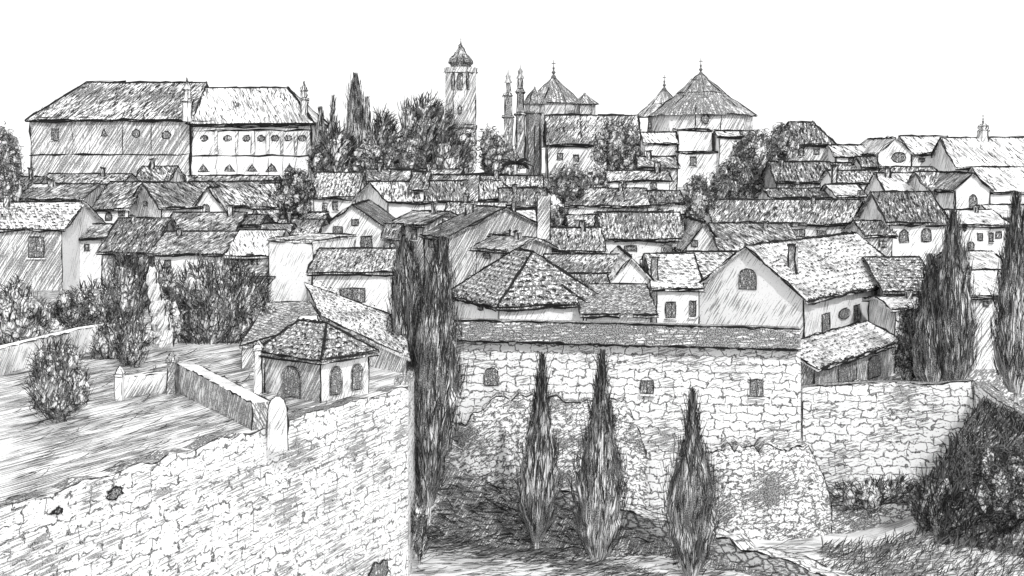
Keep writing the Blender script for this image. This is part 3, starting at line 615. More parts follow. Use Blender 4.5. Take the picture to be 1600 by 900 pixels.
for i, dx in enumerate((-11, 0, 11)):
    window(t, P(720 + dx, 128, Y) - V3(0, r * (1.0 if dx == 0 else .86), 0), norm(V3(1, 0 if dx == 0 else math.copysign(.6, dx), 0)), norm(V3(0 if dx == 0 else math.copysign(.6, dx), -1, 0)), 8 / k if dx == 0 else 5 / k, 26 / k, 'arch', k)
window(t, P(720, 172, Y) - V3(0, r, 0), V3(1, 0, 0), V3(0, -1, 0), 5 / k, 12 / k, 'arch', k)
mb = MB(k, ('roof_streaked',)); z0 = H; q = 1 / k
mb.lathe(c, [(16 * q, z0), (16 * q, z0 + 4 * q), (18.5 * q, z0 + 8 * q), (17 * q, z0 + 14 * q), (11 * q, z0 + 20 * q), (6 * q, z0 + 26 * q), (3 * q, z0 + 32 * q), (.4 * q, z0 + 38 * q)], 10, 'roof_streaked', ink=1.2); mb.build('dome', t)
finial(t, c + V3(0, 0, z0 + 35 * q), 12 * q, k)
# twin gothic pinnacles
for px, top, wd, lab in ((794, 108, 15, 'left of two spindly gothic spires before the pyramid roofed church'), (813, 100, 15, 'taller right one of two spindly gothic spires')):
    Y = 225; k = F / Y; c = P(px, 262, Y); q = 1 / k; H = (262 - top) * q; r = wd * q * .55
    t = thing('spire', c, lab, 'spire', 'gothic spires'); mb = MB(k, ('plaster_hatched',))
    mb.lathe(c, [(r * 1.2, 0), (r * 1.15, H * .5), (r * 1.5, H * .51), (r, H * .53), (r * .85, H * .72), (r * 1.2, H * .73), (r * .6, H * .76), (r * .55, H * .86)], 4, 'plaster_dark', R(45), ink=1.5); mb.build('shaft', t)
    mb = MB(k, ('plaster_dark',)); mb.lathe(c, [(r * .8, H * .86), (r * .4, H * .9), (r * .5, H * .93), (r * .1, H * .96), (.02, H)], 6, 'plaster_dark'); mb.build('finial', t)
    for py in (150, 200): window(t, P(px, py, Y) - V3(0, r * .9, 0), V3(1, 0, 0), V3(0, -1, 0), 3 * q, 22 * q, 'arch', k, frame=False)
# turret between the spires and the church
Y = 228; k = F / Y; c = P(834, 300, Y); t = thing('turret', c, 'dark hatched turret at the left corner of the pyramid roofed church', 'tower')
mb = MB(k, ('plaster_dark',)); q = 1 / k; mb.lathe(c, [(12 * q, 0), (12 * q, 122 * q), (14 * q, 123 * q), (14 * q, 126 * q)], 8, 'plaster_dark', ink=1.3); mb.build('shaft', t)
# church 1
Y = 240; k = F / Y; q = 1 / k; c = P(865, 290, Y)
t = thing('church', c, 'church with tall pyramid tiled roof, cross and two low side roofs', 'church', 'churches on the skyline')
mb = MB(k, ('plaster_clean',)); mb.lathe(c, [(44 * q, 60 * q), (44 * q, 128 * q)], 8, 'plaster_clean', R(22.5), ink=1.4); mb.build('drum', t)
poly_roof(t, c, 44 * q, 128 * q, 170 * q, 8, R(22.5), 'roof_dark', k)
finial(t, c + V3(0, 0, 168 * q), 28 * q, k)
for px, w_, y0, y1 in ((836, 17, 163, 137), (914, 19, 163, 147)):
    cc = P(px, 178, Y - 6); mb = MB(k, ('plaster_hatched',)); mb.lathe(cc, [(w_ * q * .85, -4), (w_ * q * .85, (178 - y0) * q)], 6, 'plaster_hatched', ink=1.2); mb.build('chapel', t)
    poly_roof(t, cc, w_ * q, (178 - y0) * q, (178 - y1) * q, 6, 0, 'roof_dark', k)
house('nave with streaked lean roof between the two churches', 856, 1000, 226, 181, D=14, Y=218, wall='plaster', roof='roof_streaked', name='church_nave', cat='church', group=None,
      wins=[(875, 245, 8, 10), (900, 247, 8, 10)], linew=1.8)
# church 2 (two tier cone)
Y = 225; k = F / Y; q = 1 / k; c = P(1095, 330, Y)
t = thing('church', c, 'domed church with broad two tier conical roof and small lantern dome', 'church', 'churches on the skyline')
mb = MB(k, ('plaster_hatched',)); mb.lathe(c, [(80 * q, 40 * q), (80 * q, 150 * q)], 12, 'plaster', R(15), ink=1.4); mb.build('drum', t)
mb = MB(k, ('roof_dark',)); mb.lathe(c, [(87 * q, 148 * q), (42 * q, 179 * q)], 12, 'roof_dark', R(15), ink=1.7); mb.build('lower_roof', t)
mb = MB(k, ('roof_dark',)); mb.lathe(c, [(47 * q, 176 * q), (38 * q, 184 * q), (14 * q, 205 * q), (.5 * q, 216 * q)], 8, 'roof_dark', ink=1.8); mb.build('upper_roof', t)
finial(t, c + V3(0, 0, 213 * q), 26 * q, k)
window(t, P(1090, 188, Y) - V3(0, 80 * q, 0), V3(1, 0, 0), V3(0, -1, 0), 12 * q, 14 * q, 'round', k)
cc = P(1038, 180, Y + 3)
mb = MB(k, ('plaster_hatched',)); mb.lathe(cc, [(26 * q, -8), (26 * q, 6 * q)], 10, 'plaster_hatched', ink=1.3); mb.build('chapel', t)
mb = MB(k, ('roof_streaked',)); mb.lathe(cc, [(46 * q, -3 * q), (24 * q, 17 * q), (1 * q, 42 * q)], 10, 'roof_streaked', ink=1.5); mb.build('lantern_dome', t)
finial(t, cc + V3(0, 0, 40 * q), 24 * q, k)
house('white block with scribbled window below the domed church', 1058, 1124, 238, 236, D=6, Y=204, ridge='s', wall='plaster_clean', roof='roof_pale', name='sacristy', cat='church', group=None, over=.1, wins=[(1083, 252, 10, 14)])
house('upper white sacristy block between the domed church walls', 1060, 1112, 204, 203, D=6, Y=206.5, ridge='s', wall='plaster_clean', roof='roof_pale', name='sacristy', cat='church', group=None, over=.1)
house('hatched annex left of the scribbled window block', 1008, 1057, 224, 208, D=7, Y=205, wall='plaster', roof='roof_pale', name='church_annex', cat='church', group=None, wins=[(1015, 196, 5, 10, 'round')])
house('low annex right of the domed church', 1124, 1182, 214, 206, D=7, Y=203, wall='plaster', roof='roof_pale', name='church_annex', cat='church', group=None)
# skyline monument on the top right roof
t = thing('chimney_ornament', P(1536, 217, 186), 'small ornamental bell cote on the top right roof', 'bell cote')
mb = MB(10.7, ('plaster',)); b = P(1536, 222, 186); mb.lathe(b, [(.9, 0), (.8, 1.6), (.45, 1.7), (.7, 2.3), (.3, 2.6)], 6, 'plaster', ink=1.4); mb.build('base', t)
finial(t, b + V3(0, 0, 2.4), 1.7, 10.7)

# ------------------------------------------------------------------ walls of the foreground
def stonewall(label, pts, ztop, zbot, th, mat, k, name='stone_wall', top='coping', rough=0.0, linew=1.6, cat='stone wall', step=1.2, group=None):
    """pts: plan polyline (x,Y); ztop/zbot per vertex"""
    mb = MB(k, (mat,)); fr = []; bkp = []
    P2 = []; ZT = []; ZB = []
    for i in range(len(pts) - 1):
        a = V3(*pts[i], 0); b = V3(*pts[i + 1], 0); n_ = max(1, int(np.linalg.norm(b - a) / step))
        for j in range(n_ + (1 if i == len(pts) - 2 else 0)):
            t_ = j / n_; P2.append(a + (b - a) * t_); ZT.append(ztop[i] + (ztop[i + 1] - ztop[i]) * t_ + random.gauss(0, rough)); ZB.append(zbot[i] + (zbot[i + 1] - zbot[i]) * t_)
    acc = 0; N = len(P2); dist = [0]
    for i in range(1, N): dist.append(dist[-1] + np.linalg.norm(P2[i] - P2[i - 1]))
    nr = []
    for i in range(N):
        d = norm(P2[min(i + 1, N - 1)] - P2[max(i - 1, 0)]); nr.append(V3(d[1], -d[0], 0))
    def quad(q, uvs, m_):
        i0 = len(mb.v)
        for p, u in zip(q, uvs): mb.v.append(p); mb.uv.append((u[0] * k, u[1] * k))
        mb.f.append((i0, i0 + 1, i0 + 2, i0 + 3)); mb.m.append(mb.mi(m_))
    z = lambda p, h_: V3(p[0], p[1], h_)
    for i in range(N - 1):
        a, b = P2[i], P2[i + 1]; a2, b2 = a - nr[i] * th, b - nr[i + 1] * th
        quad([z(a, ZB[i]), z(b, ZB[i + 1]), z(b, ZT[i + 1]), z(a, ZT[i])], [(dist[i], ZB[i]), (dist[i + 1], ZB[i + 1]), (dist[i + 1], ZT[i + 1]), (dist[i], ZT[i])], mat)
        quad([z(b2, ZB[i + 1]), z(a2, ZB[i]), z(a2, ZT[i]), z(b2, ZT[i + 1])], [(-dist[i + 1], ZB[i + 1]), (-dist[i], ZB[i]), (-dist[i], ZT[i]), (-dist[i + 1], ZT[i + 1])], mat)
        quad([z(a, ZT[i]), z(b, ZT[i + 1]), z(b2, ZT[i + 1]), z(a2, ZT[i])], [(dist[i], 0), (dist[i + 1], 0), (dist[i + 1], th), (dist[i], th)], top)
        mb.ink(z(a, ZT[i]), z(b, ZT[i + 1]), wpx=linew, seg=14); mb.ink(z(a2, ZT[i]), z(b2, ZT[i + 1]), wpx=linew * .7)
    for i in (0, N - 1):
        a = P2[i]; a2 = a - nr[i] * th; q = [z(a2, ZB[i]), z(a, ZB[i]), z(a, ZT[i]), z(a2, ZT[i])]
        if i: q = q[::-1]
        quad(q, [(0, ZB[i]), (th, ZB[i]), (th, ZT[i]), (0, ZT[i])] if not i else [(0, ZT[i]), (th, ZT[i]), (th, ZB[i]), (0, ZB[i])], mat)
        mb.ink(z(a, ZB[i]), z(a, ZT[i]), wpx=linew)
    o = mb.build(name); tag(o, label, cat, group); return o
def xy(px, Y): return ((px - CX) / F * Y, Y)
# long central wall with tiled coping band
wl = stonewall('long high ashlar wall with three small openings behind the cypresses', [xy(700, 56.6), xy(1251, 54.6), (13.3, 60)], [P(700, 506, 56.6)[2], P(1251, 520, 54.6)[2], P(1251, 600, 54.6)[2]], [CZ - 16.6] * 3, .7, 'masonry', 36, rough=.02, linew=2)
mb = MB(36, ('coping',)); a = P(704, 500, 56.45); b = P(1250, 514, 54.45); dn = V3(0, 0, -.85); n_ = norm(V3((b - a)[1], -(b - a)[0], 0))
a1, b1 = a + n_ * .35 + dn, b + n_ * .35 + dn
mb.face([a1, b1, b, a], 'coping'); mb.face([a, b, b - n_ * .9, a - n_ * .9], 'coping'); mb.face([b1, b1 - n_ * 1.2, b], 'coping'); mb.face([a1 - n_ * 1.2, a1, a], 'coping')
mb.face([b1, a1, a1 - n_ * .3, b1 - n_ * .3], 'coping')
for e_ in ((a, b), (a1, b1)): mb.ink(*e_, wpx=2.4, passes=3, seg=12)
cp = mb.build('coping', wl)
dW = norm(b - a); dW[2] = 0
for px, py, wd, hh, kd in ((768, 588, 22, 28, 'arch'), (1011, 604, 20, 20, 'sq'), (1182, 606, 20, 26, 'sq')):
    o_ = V3(*xy(700, 56.6), 0); nn = norm(V3(*xy(1251, 54.6), 0) - o_); nn = V3(nn[1], -nn[0], 0)
    ray = V3((px - CX) / F, 1, -(py - HOR) / F); t_ = np.dot(o_ - V3(0, 0, CZ), nn) / np.dot(ray, nn); cc = V3(0, 0, CZ) + ray * t_
    window(wl, cc, dW, nn, wd / 36, hh / 36, kd, 36)
stonewall('lower ashlar wall continuing right of the long high wall', [xy(1254, 57.2), xy(1400, 57.2), xy(1520, 56.2)], [P(1254, 606, 57.2)[2], P(1400, 600, 57.2)[2], P(1520, 598, 56.2)[2]], [CZ - 16.2] * 3, .6, 'masonry', 35, rough=.06, linew=2)
stonewall('curved continuation of the lower wall descending at the right edge', [xy(1522, 56.2), xy(1600, 51), xy(1720, 46)], [P(1522, 598, 56.2)[2], P(1600, 655, 51)[2], P(1720, 690, 46)[2]], [CZ - 16.2] * 3, .6, 'masonry_faded', 38, rough=.06, linew=2)
# ruined vault in front of the wall
def humped(label, x0, x1, Y, f, zb, th, mat, k, cat, name, bulge=1.0):
    mb = MB(k, (mat,)); N = 26; xs = np.linspace(x0, x1, N); M_ = 9
    zt = [P(x, f(x), Y)[2] + random.gauss(0, .13) for x in xs]; prev = None
    for i in range(N):
        x = (xs[i] - CX) / F * Y; col = []
        e_ = math.sin(math.pi * min(1, max(0, i / (N - 1)))) ** .4
        for j in range(M_ + 1):
            t_ = j / M_; zz = zb + (zt[i] - zb) * math.sin(t_ * math.pi / 2) ; col.append(V3(x, Y - th * e_ * math.cos(t_ * math.pi / 2) * bulge + random.gauss(0, .05), zz))
        col.append(V3(x, Y + 1.2, zt[i]))
        if prev is not None:
            for j in range(M_ + 1):
                i0 = len(mb.v)
                for p, uu in ((prev[j], xs[i - 1]), (col[j], xs[i]), (col[j + 1], xs[i]), (prev[j + 1], xs[i - 1])): mb.v.append(p); mb.uv.append((uu, (p[2] + p[1] * .5) * k))
                mb.f.append((i0, i0 + 1, i0 + 2, i0 + 3)); mb.m.append(0)
            mb.ink(prev[M_], col[M_], wpx=2.2, passes=2, seg=10)
        prev = col
    return tag(mb.build(name), label, cat)
humped('collapsed rubble vault against the long wall behind the cypresses', 716, 1012, 55.0, lambda x: np.interp(x, [716, 760, 830, 960, 985, 1000, 1012], [665, 632, 622, 626, 640, 670, 720]), CZ - 16.6, 1.6, 'rubble', 36, 'ruin', 'ruined_vault')
humped('rubble buttress bulging from the long wall right of the cypresses', 1108, 1300, 53.6, lambda x: np.interp(x, [1108, 1130, 1200, 1262, 1285, 1300], [715, 700, 696, 702, 740, 790]), CZ - 16.4, 1.4, 'rubble', 37, 'buttress', 'rubble_buttress')
# low rubble wall running diagonally down to the right
pp = [(694, 55, 692), (760, 54.6, 725), (830, 53.8, 752), (960, 51.8, 792), (1100, 48.6, 834), (1200, 46, 866), (1310, 43, 905), (1400, 40, 935)]
stonewall('low rubble wall running diagonally down behind the small cypresses', [xy(p[0], p[1]) for p in pp], [P(*[p[0], p[2], p[1]])[2] for p in pp], [CZ - 16.8] * len(pp), .8, 'rubble_large', 40, top='rubble_large', rough=.09, linew=2.8, step=.6)
# low ledge wall right
stonewall('low stone ledge under the wild tufts on the right', [xy(1300, 53.4), xy(1425, 53)], [P(1300, 786, 53.4)[2], P(1425, 788, 53)[2]], [CZ - 16.4] * 2, 2.2, 'rubble', 37, rough=.06, linew=2, step=.6)
# left retaining wall (long, oblique)
stonewall('huge pale retaining wall filling the lower left', [(e1[0], e1[1]), (e0[0], e0[1]), (-3.6, 59)], [TZ + .03] * 3, [CZ - 16.5] * 3, .5, 'masonry_faded', 48, rough=.07, linew=1.4, step=.5, name='retaining_wall', cat='retaining wall')
# broken spots in that wall
for px, py, r_, lab in ((178, 722, 11, 'round drain hole high in the pale retaining wall'), (590, 892, 18, 'dark scribbled hollow at the foot of the retaining wall'), (88, 766, 6, 'small dark gap in the pale retaining wall')):
    nn = norm(V3(e0[1] - e1[1], -(e0[0] - e1[0]), 0)); dd = norm(e0 - e1)
    ray = V3((px - CX) / F, 1, -(py - HOR) / F); t_ = np.dot(e0 - V3(0, 0, CZ), nn) / np.dot(ray, nn); cc = V3(0, 0, CZ) + ray * t_
    if cc[2] > TZ - .3: cc[2] = TZ - .45
    rm = r_ / F * cc[1]; mb = MB(48, ('rubble',)); n8 = 12
    q_ = [cc + nn * .06 + dd * rm * 1.7 * math.cos(a_) * random.uniform(.55, 1.15) + V3(0, 0, rm * math.sin(a_) * random.uniform(.5, 1.15)) for a_ in np.linspace(0, 2 * math.pi, n8 + 1)[:-1]]
    mb.prism(q_, -nn * .3, 'pane'); mb.inks(q_, wpx=2, passes=2); tag(mb.build('drain_hole'), lab, 'wall opening')
# garden wall left
stonewall('pale garden wall at the left edge with dark end', [xy(-60, 44.3), xy(0, 46.8), xy(138, 52.7), (xy(138, 52.7)[0] + .7, 54)], [P(0, 545, 46.8)[2]] * 4, [TZ - .1] * 4, .5, 'plaster', 42, name='garden_wall', cat='garden wall', top='plaster_clean', linew=1.8)
# parapet with posts
stonewall('low parapet between two square posts on the terrace', [xy(186, 42.4), xy(270, 43.6)], [TZ + .72] * 2, [TZ - .1] * 2, .35, 'plaster', 46, name='parapet', cat='parapet', top='plaster_clean')
stonewall('dark hatched low wall slanting toward the white pier', [xy(275, 43.7), xy(394, 37.6)], [P(275, 567, 43.7)[2], P(394, 630, 37.6)[2]], [TZ - .25] * 2, .55, 'plaster_dark', 48, name='low_wall', cat='low wall', top='plaster', linew=2.2)
def pier(label, px, py0, py1, Y, wpx, mat='plaster_clean', zb=None, cap=True, round_=False):
    c = P(px, py0, Y); w_ = wpx / F * Y; hh = (py0 - py1) / F * Y; t = thing('pier', c, label, 'pier'); k = F / Y
    if round_:
        mb = MB(k, (mat,)); pr = [(w_ * .60, 0), (w_ * .56, hh * .7), (w_ * .5, hh * .84), (w_ * .36, hh * .94), (w_ * .12, hh)]
        mb.lathe(c, pr, 10, mat, .3)
        for sx in (-1, 1): mb.inks([c + V3(sx * r_, 0, z_) for r_, z_ in pr], closed=False, wpx=1.9, passes=2)
        mb.build('shaft', t); return
    mb = MB(k, (mat,)); mb.box(c, (w_, w_, hh), mat)
    for sx in (-1, 1): mb.ink(c + V3(sx * w_ / 2, -w_ / 2, 0), c + V3(sx * w_ / 2, -w_ / 2, hh), wpx=1.8)
    mb.build('shaft', t)
    if cap:
        mb = MB(k, (mat,)); mb.lathe(c + V3(0, 0, hh), [(w_ * .78, 0), (w_ * .8, .1), (w_ * .5, .22), (w_ * .15, .34)], 4, mat, R(45), ink=1.6); mb.build('cap', t)
pier('short square post at the left end of the parapet', 187, 628, 588, 42.2, 11)
pier('dark post where the parapet meets the slanting wall', 269, 616, 566, 43.4, 13, 'plaster_dark')
pier('round shouldered white pier on top of the retaining wall', 434, 702, 620, 37.6, 27, 'plaster', round_=True)
pier('slim white pillar left of the arched pavilion', 404, 634, 548, 43.5, 12)

# pavilion with arches
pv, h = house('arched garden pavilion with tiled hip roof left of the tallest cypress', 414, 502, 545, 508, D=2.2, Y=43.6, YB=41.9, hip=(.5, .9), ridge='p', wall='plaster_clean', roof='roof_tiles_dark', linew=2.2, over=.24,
      name='pavilion', cat='pavilion', group=None, walln=['plaster_hatched', 'plaster_clean', 'plaster', 'plaster'], base=648,  # left face hatched as shade, right face kept clean as sunlit
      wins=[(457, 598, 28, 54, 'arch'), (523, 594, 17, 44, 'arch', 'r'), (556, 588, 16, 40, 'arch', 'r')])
def solid(label, pts, mat, wall, zb, k, cat='house', name='house', linew=2.0, group=GH):
    """a roof plane over a walled footprint; pts = (px, py, Y) seen anticlockwise from above"""
    q = [P(*p) for p in pts]; c = sum(q) / len(q); t = thing(name, (c[0], c[1], zb), label, cat, group); n = len(q)
    mb = MB(k, (wall,))
    for i in range(n):
        a, b = q[i], q[(i + 1) % n]; a0, b0 = V3(a[0], a[1], zb), V3(b[0], b[1], zb); mb.face([a0, b0, b, a], wall); mb.ink(a0, a, wpx=linew)
    mb.build('wall', t); mb = MB(k, (mat,)); top = [c + (p - c) * 1.06 + V3(0, 0, .16) for p in q]
    mb.prism(top, (0, 0, -.14), mat); mb.inks(top, wpx=linew, passes=2, jit=1.2); roof_marks([top], k, mat, mb); mb.build('roof', t); return t
solid('long tiled ramp roof dropping toward the tallest cypress pair', [(505, 500, 51.5), (636, 562, 47.5), (626, 505, 51), (480, 450, 56)], 'roof_tiles', 'plaster_hatched', TZ, 41)
solid('dark cracked tile roof left behind the arched pavilion', [(378, 545, 48.5), (500, 508, 49.5), (482, 478, 53.5), (418, 480, 54)], 'roof_tiles_dark', 'plaster_hatched', TZ, 41)
t = solid('small white dormer gable poking above the pavilion roof', [(462, 512, 46.4), (497, 512, 46.4), (494, 500, 47.4), (470, 500, 47.4)], 'plaster_clean', 'plaster_clean', TZ + .5, 43, cat='dormer', name='dormer', group=None)

# ------------------------------------------------------------------ foliage
def lump(mb, c, rx, ry, rz, mat, seed, nu=12, nv=8, jit=.12):
    rg = np.random.default_rng(seed); c = V3(*c); ring = []
    for j in range(nv + 1):
        th = math.pi * j / nv; row = []
        for i in range(nu):
            ph = 2 * math.pi * i / nu; s_ = 1 + (rg.normal() * jit if 0 < j < nv else 0)
            row.append(c + V3(rx * math.sin(th) * math.cos(ph), ry * math.sin(th) * math.sin(ph), -rz * math.cos(th)) * 1.0 * V3(s_, s_, s_) if False else c + V3(rx * math.sin(th) * math.cos(ph) * s_, ry * math.sin(th) * math.sin(ph) * s_, -rz * math.cos(th) * s_))
        ring.append(row)
    mi = mb.mi(mat)
    for j in range(nv):
        for i in range(nu):
            i2 = (i + 1) % nu; i0 = len(mb.v)
            for p, a_, b_ in ((ring[j][i], i, j), (ring[j][i2], i + 1, j), (ring[j + 1][i2], i + 1, j + 1), (ring[j + 1][i], i, j + 1)):
                mb.v.append(p); mb.uv.append((a_ / nu * 2 * math.pi * rx * mb.k * .7, b_ / nv * 3 * rz * mb.k * .7))
            mb.f.append((i0, i0 + 1, i0 + 2, i0 + 3)); mb.m.append(mi)
SEED = [100]
def cypress(label, px, top, base, wpx, Y, prof=None, dens=1.0, lean=0, group='cypress trees', trunk=.04, name='cypress_tree'):
    SEED[0] += 1; rg = np.random.default_rng(SEED[0]); q = Y / F; k = 1 / q
    b = P(px, base, Y); H = (base - top) * q; W = wpx * q / 2
    prof = prof or [(0, .30), (.05, .52), (.14, .82), (.28, 1), (.42, .95), (.56, .66), (.68, .42), (.84, .22), (1, .0)]
    tt = [p[0] for p in prof]; rr = [p[1] for p in prof]; lx = lean * q
    t = thing(name, b, label, 'cypress', group)
    mb = MB(k, ('bark',)); mb.lathe(b + V3(0, 0, -.3), [(max(.07, W * .14), 0), (max(.05, W * .1), H * .3)], 7, 'bark'); mb.build('trunk', t)
    mb = MB(k, ('cypress_paper',)); nu, nv = 14, 22; ring = []
    for j in range(nv + 1):
        z = j / nv; r = np.interp(z, tt, rr) * W * .9 + .005
        ring.append([b + V3(lx * z + r * math.cos(2 * math.pi * i / nu) * (1 + rg.normal() * .1), r * math.sin(2 * math.pi * i / nu), H * (trunk + (1 - trunk) * z)) for i in range(nu)])
    for j in range(nv):
        for i in range(nu):
            i2 = (i + 1) % nu; i0 = len(mb.v)
            for p, a_ in ((ring[j][i], i), (ring[j][i2], i + 1), (ring[j + 1][i2], i + 1), (ring[j + 1][i], i)): mb.v.append(p); mb.uv.append((a_ / nu * 2 * math.pi * W * k, p[2] * k))
            mb.f.append((i0, i0 + 1, i0 + 2, i0 + 3)); mb.m.append(0)
    cr = mb.build('crown', t)
    area = wpx * (base - top) * .62; N = int(area / 24 * 3.1 * dens) + 60
    z = rg.beta(1.15, 1.25, N) * .98; ph = rg.uniform(0, 2 * math.pi, N); rad = np.interp(z, tt, rr) * W * np.where(rg.random(N) < .22, rg.uniform(1.0, 1.3, N), rg.uniform(.8, 1.08, N)) * (1 + .12 * np.sin(z * 31 + ph * 2))
    # clumps of longer sprays feather the outline
    c = np.stack([b[0] + lx * z + rad * np.cos(ph), b[1] + rad * np.sin(ph), b[2] + H * (trunk + (1 - trunk) * z)], 1)
    out_ = np.stack([np.cos(ph), np.sin(ph), np.zeros(N)], 1)
    d = np.stack([rg.normal(0, .10, N), rg.normal(0, .10, N), np.ones(N)], 1) + out_ * rg.normal(.05, .16, N)[:, None]
    slope = (np.interp(np.clip(z + .03, 0, 1), tt, rr) - np.interp(np.clip(z - .03, 0, 1), tt, rr)) * W / (.06 * H); d += out_ * slope[:, None] * .7
    st = []; ln = rg.uniform(12, 38, N) * q * np.clip(W * k / 24, .45, 1.1); ln = np.minimum(ln, np.maximum((1.02 - z) * H, 6 * q))
    strokes(c, d, out_ + rg.normal(0, .3, (N, 3)), ln, rg.uniform(.6, 1.7, N) * q, rg.normal(0, .35, N), 3, (rg.random(N) < .33).astype(int), st)
    build_strokes('foliage', st, cr); return t
def tree(label, px, top, base, wpx, Y, style='scribble', dens=1.0, nl=7, name='tree', cat='tree', group=None, trunk=True, dark=.55, clumps=None, crown_base=.04):
    SEED[0] += 1; rg = np.random.default_rng(SEED[0]); q = Y / F; k = 1 / q
    b = P(px, base, Y); H = (base - top) * q; W = wpx * q / 2
    t = thing(name, b, label, cat, group)
    if trunk:
        mb = MB(k, ('bark',)); mb.lathe(b + V3(0, 0, -.4), [(max(.06, W * .09), 0), (max(.05, W * .06), H * .45 + .4), (max(.03, W * .03), H * .75)], 6, 'bark')
        for _ in range(3):
            a_ = rg.uniform(0, 6.28); mb.ink(b + V3(0, 0, H * .3), b + V3(math.cos(a_) * W * .5, math.sin(a_) * W * .3, H * .7), wpx=max(2, W * k * .05))
        mb.build('trunk', t)
    z0 = crown_base * H; Hc = H - z0; cl = clumps
    if cl is None:
        cl = [(0, .5, .66, .45)]
        for i in range(nl):
            a_ = 2 * math.pi * i / nl + rg.uniform(-.3, .3); cl.append((math.cos(a_) * rg.uniform(.45, .62), .5 + math.sin(a_) * rg.uniform(.22, .33), rg.uniform(.26, .4), rg.uniform(.16, .25)))
    mb = MB(k, ('leaf_paper',)); cs = []
    for i, (cx, cz, rx, rz) in enumerate(cl):
        dy = rg.uniform(-.35, .35) * W * (0 if i == 0 else 1)
        cc = b + V3(cx * W, dy, z0 + cz * Hc); R_ = (rx * W, rx * W * .9, rz * Hc)
        lump(mb, cc, R_[0] * .8, R_[1] * .8, R_[2] * .8, 'leaf_paper', SEED[0] * 31 + i); cs.append((cc, R_))
    cr = mb.build('crown', t)
    ar = np.array([c_[1][0] * c_[1][2] for c_ in cs]); pr = ar / ar.sum(); tot = math.pi * ar.sum() * k * k
    N = int(tot / 17 * 1.9 * dens) + 40; idx = rg.choice(len(cs), N, p=pr)
    u = rg.normal(size=(N, 3)); u /= np.linalg.norm(u, axis=1, keepdims=True); u[:, 1] = np.where(rg.random(N) < .35, -np.abs(u[:, 1]), u[:, 1])
    C_ = np.array([c_[0] for c_ in cs])[idx]; RR = np.array([c_[1] for c_ in cs])[idx]
    c = C_ + u * RR * np.where(rg.random(N) < .2, rg.uniform(1.0, 1.22, N), rg.uniform(.82, 1.06, N))[:, None]; st = []
    keep = c[:, 2] > b[2] - .1; c = c[keep]; u = u[keep]; N = len(c)
    if style == 'scribble':
        d = rg.normal(size=(N, 3)); d -= u * (d * u).sum(1, keepdims=True)
        ln = rg.uniform(7, 17, N) * q; curl = rg.uniform(1.5, 4.8, N) * np.sign(rg.normal(size=N)); sg = 6
    elif style == 'spray':
        root = b + V3(0, 0, -H * .15); d = c - root; d /= np.linalg.norm(d, axis=1, keepdims=True); d += rg.normal(0, .22, (N, 3)); c = c - d * 6 * q
        ln = rg.uniform(9, 26, N) * q; curl = rg.normal(0, .8, N); sg = 4
        half = rg.random(N) < .35; ln = np.where(half, rg.uniform(7, 13, N) * q, ln); curl = np.where(half, rg.uniform(2, 5, N), curl)
    elif style == 'diag':
        d = np.stack([np.full(N, .5), rg.normal(0, .2, N), np.full(N, .85)], 1) + rg.normal(0, .18, (N, 3)); d = np.where((c[:, :1] < b[0]), d * np.array([[-1, 1, 1]]) * .8 + np.array([[.4, 0, 0]]), d)
        ln = rg.uniform(8, 22, N) * q; curl = rg.normal(0, .7, N); sg = 4
    strokes(c, d, u + rg.normal(0, .35, (N, 3)), ln, rg.uniform(.7, 1.75, N) * q, curl, sg, (rg.random(N) > dark).astype(int), st)
    build_strokes('foliage', st, cr)
    return t

# cypresses, big to small
cypress('tallest cypress, left half of the pair beside the retaining wall', 650, 378, 815, 76, 50, dens=1.2, lean=-18, prof=[(0, .2), (.08, .5), (.25, .9), (.42, 1), (.56, .92), (.72, .72), (.88, .5), (.96, .34), (1, .02)])
cypress('tallest cypress, right half of the pair beside the retaining wall', 668, 376, 808, 84, 48.5, dens=1.2, lean=22, prof=[(0, .2), (.08, .45), (.25, .78), (.45, 1), (.6, .85), (.75, .6), (.9, .34), (1, .02)])
cypress('first small cypress right of the tallest pair', 838, 556, 850, 62, 49.2, lean=10, trunk=.02)
cypress('middle cypress of the three small ones before the wall', 934, 552, 880, 78, 47.8, lean=8, trunk=.015)
cypress('third small cypress, shortest and nearest the diagonal wall', 1080, 612, 905, 80, 45.8, lean=2, trunk=.015, prof=[(0, .26), (.06, .5), (.2, .85), (.36, 1), (.5, .92), (.62, .6), (.72, .34), (.85, .18), (1, .0)])
cypress('broad cypress with ragged top right of the dark sloping roof', 1490, 332, 610, 66, 60, dens=1.1, prof=[(0, .5), (.1, .9), (.3, 1), (.5, .9), (.7, .62), (.85, .35), (1, .05)])
cypress('shorter bushy cypress left of the ragged broad one', 1455, 400, 612, 62, 60.5, dens=1.0, prof=[(0, .5), (.1, .9), (.3, 1), (.5, .8), (.7, .5), (.85, .3), (1, .05)])
cypress('cypress cut by the right edge', 1588, 305, 625, 66, 59, dens=1.1, prof=[(0, .4), (.1, .8), (.3, 1), (.5, .85), (.7, .55), (.85, .3), (1, .05)])
cypress('tallest dark cypress on the skyline right of the palace', 555, 116, 268, 32, 205, trunk=.0, prof=[(0, .8), (.3, 1), (.6, .85), (.85, .55), (1, .15)])
cypress('skyline cypress second from the palace', 520, 150, 270, 24, 206, trunk=.0, prof=[(0, .9), (.3, 1), (.6, .6), (.8, .3), (1, .1)])
cypress('short skyline cypress beside the palace corner', 501, 168, 270, 24, 207, trunk=.0, prof=[(0, .9), (.4, 1), (.7, .6), (.85, .3), (1, .1)])
cypress('thin skyline cypress right of the tallest dark one', 573, 152, 266, 20, 204, trunk=.0, prof=[(0, 1), (.5, .9), (.8, .5), (1, .2)])
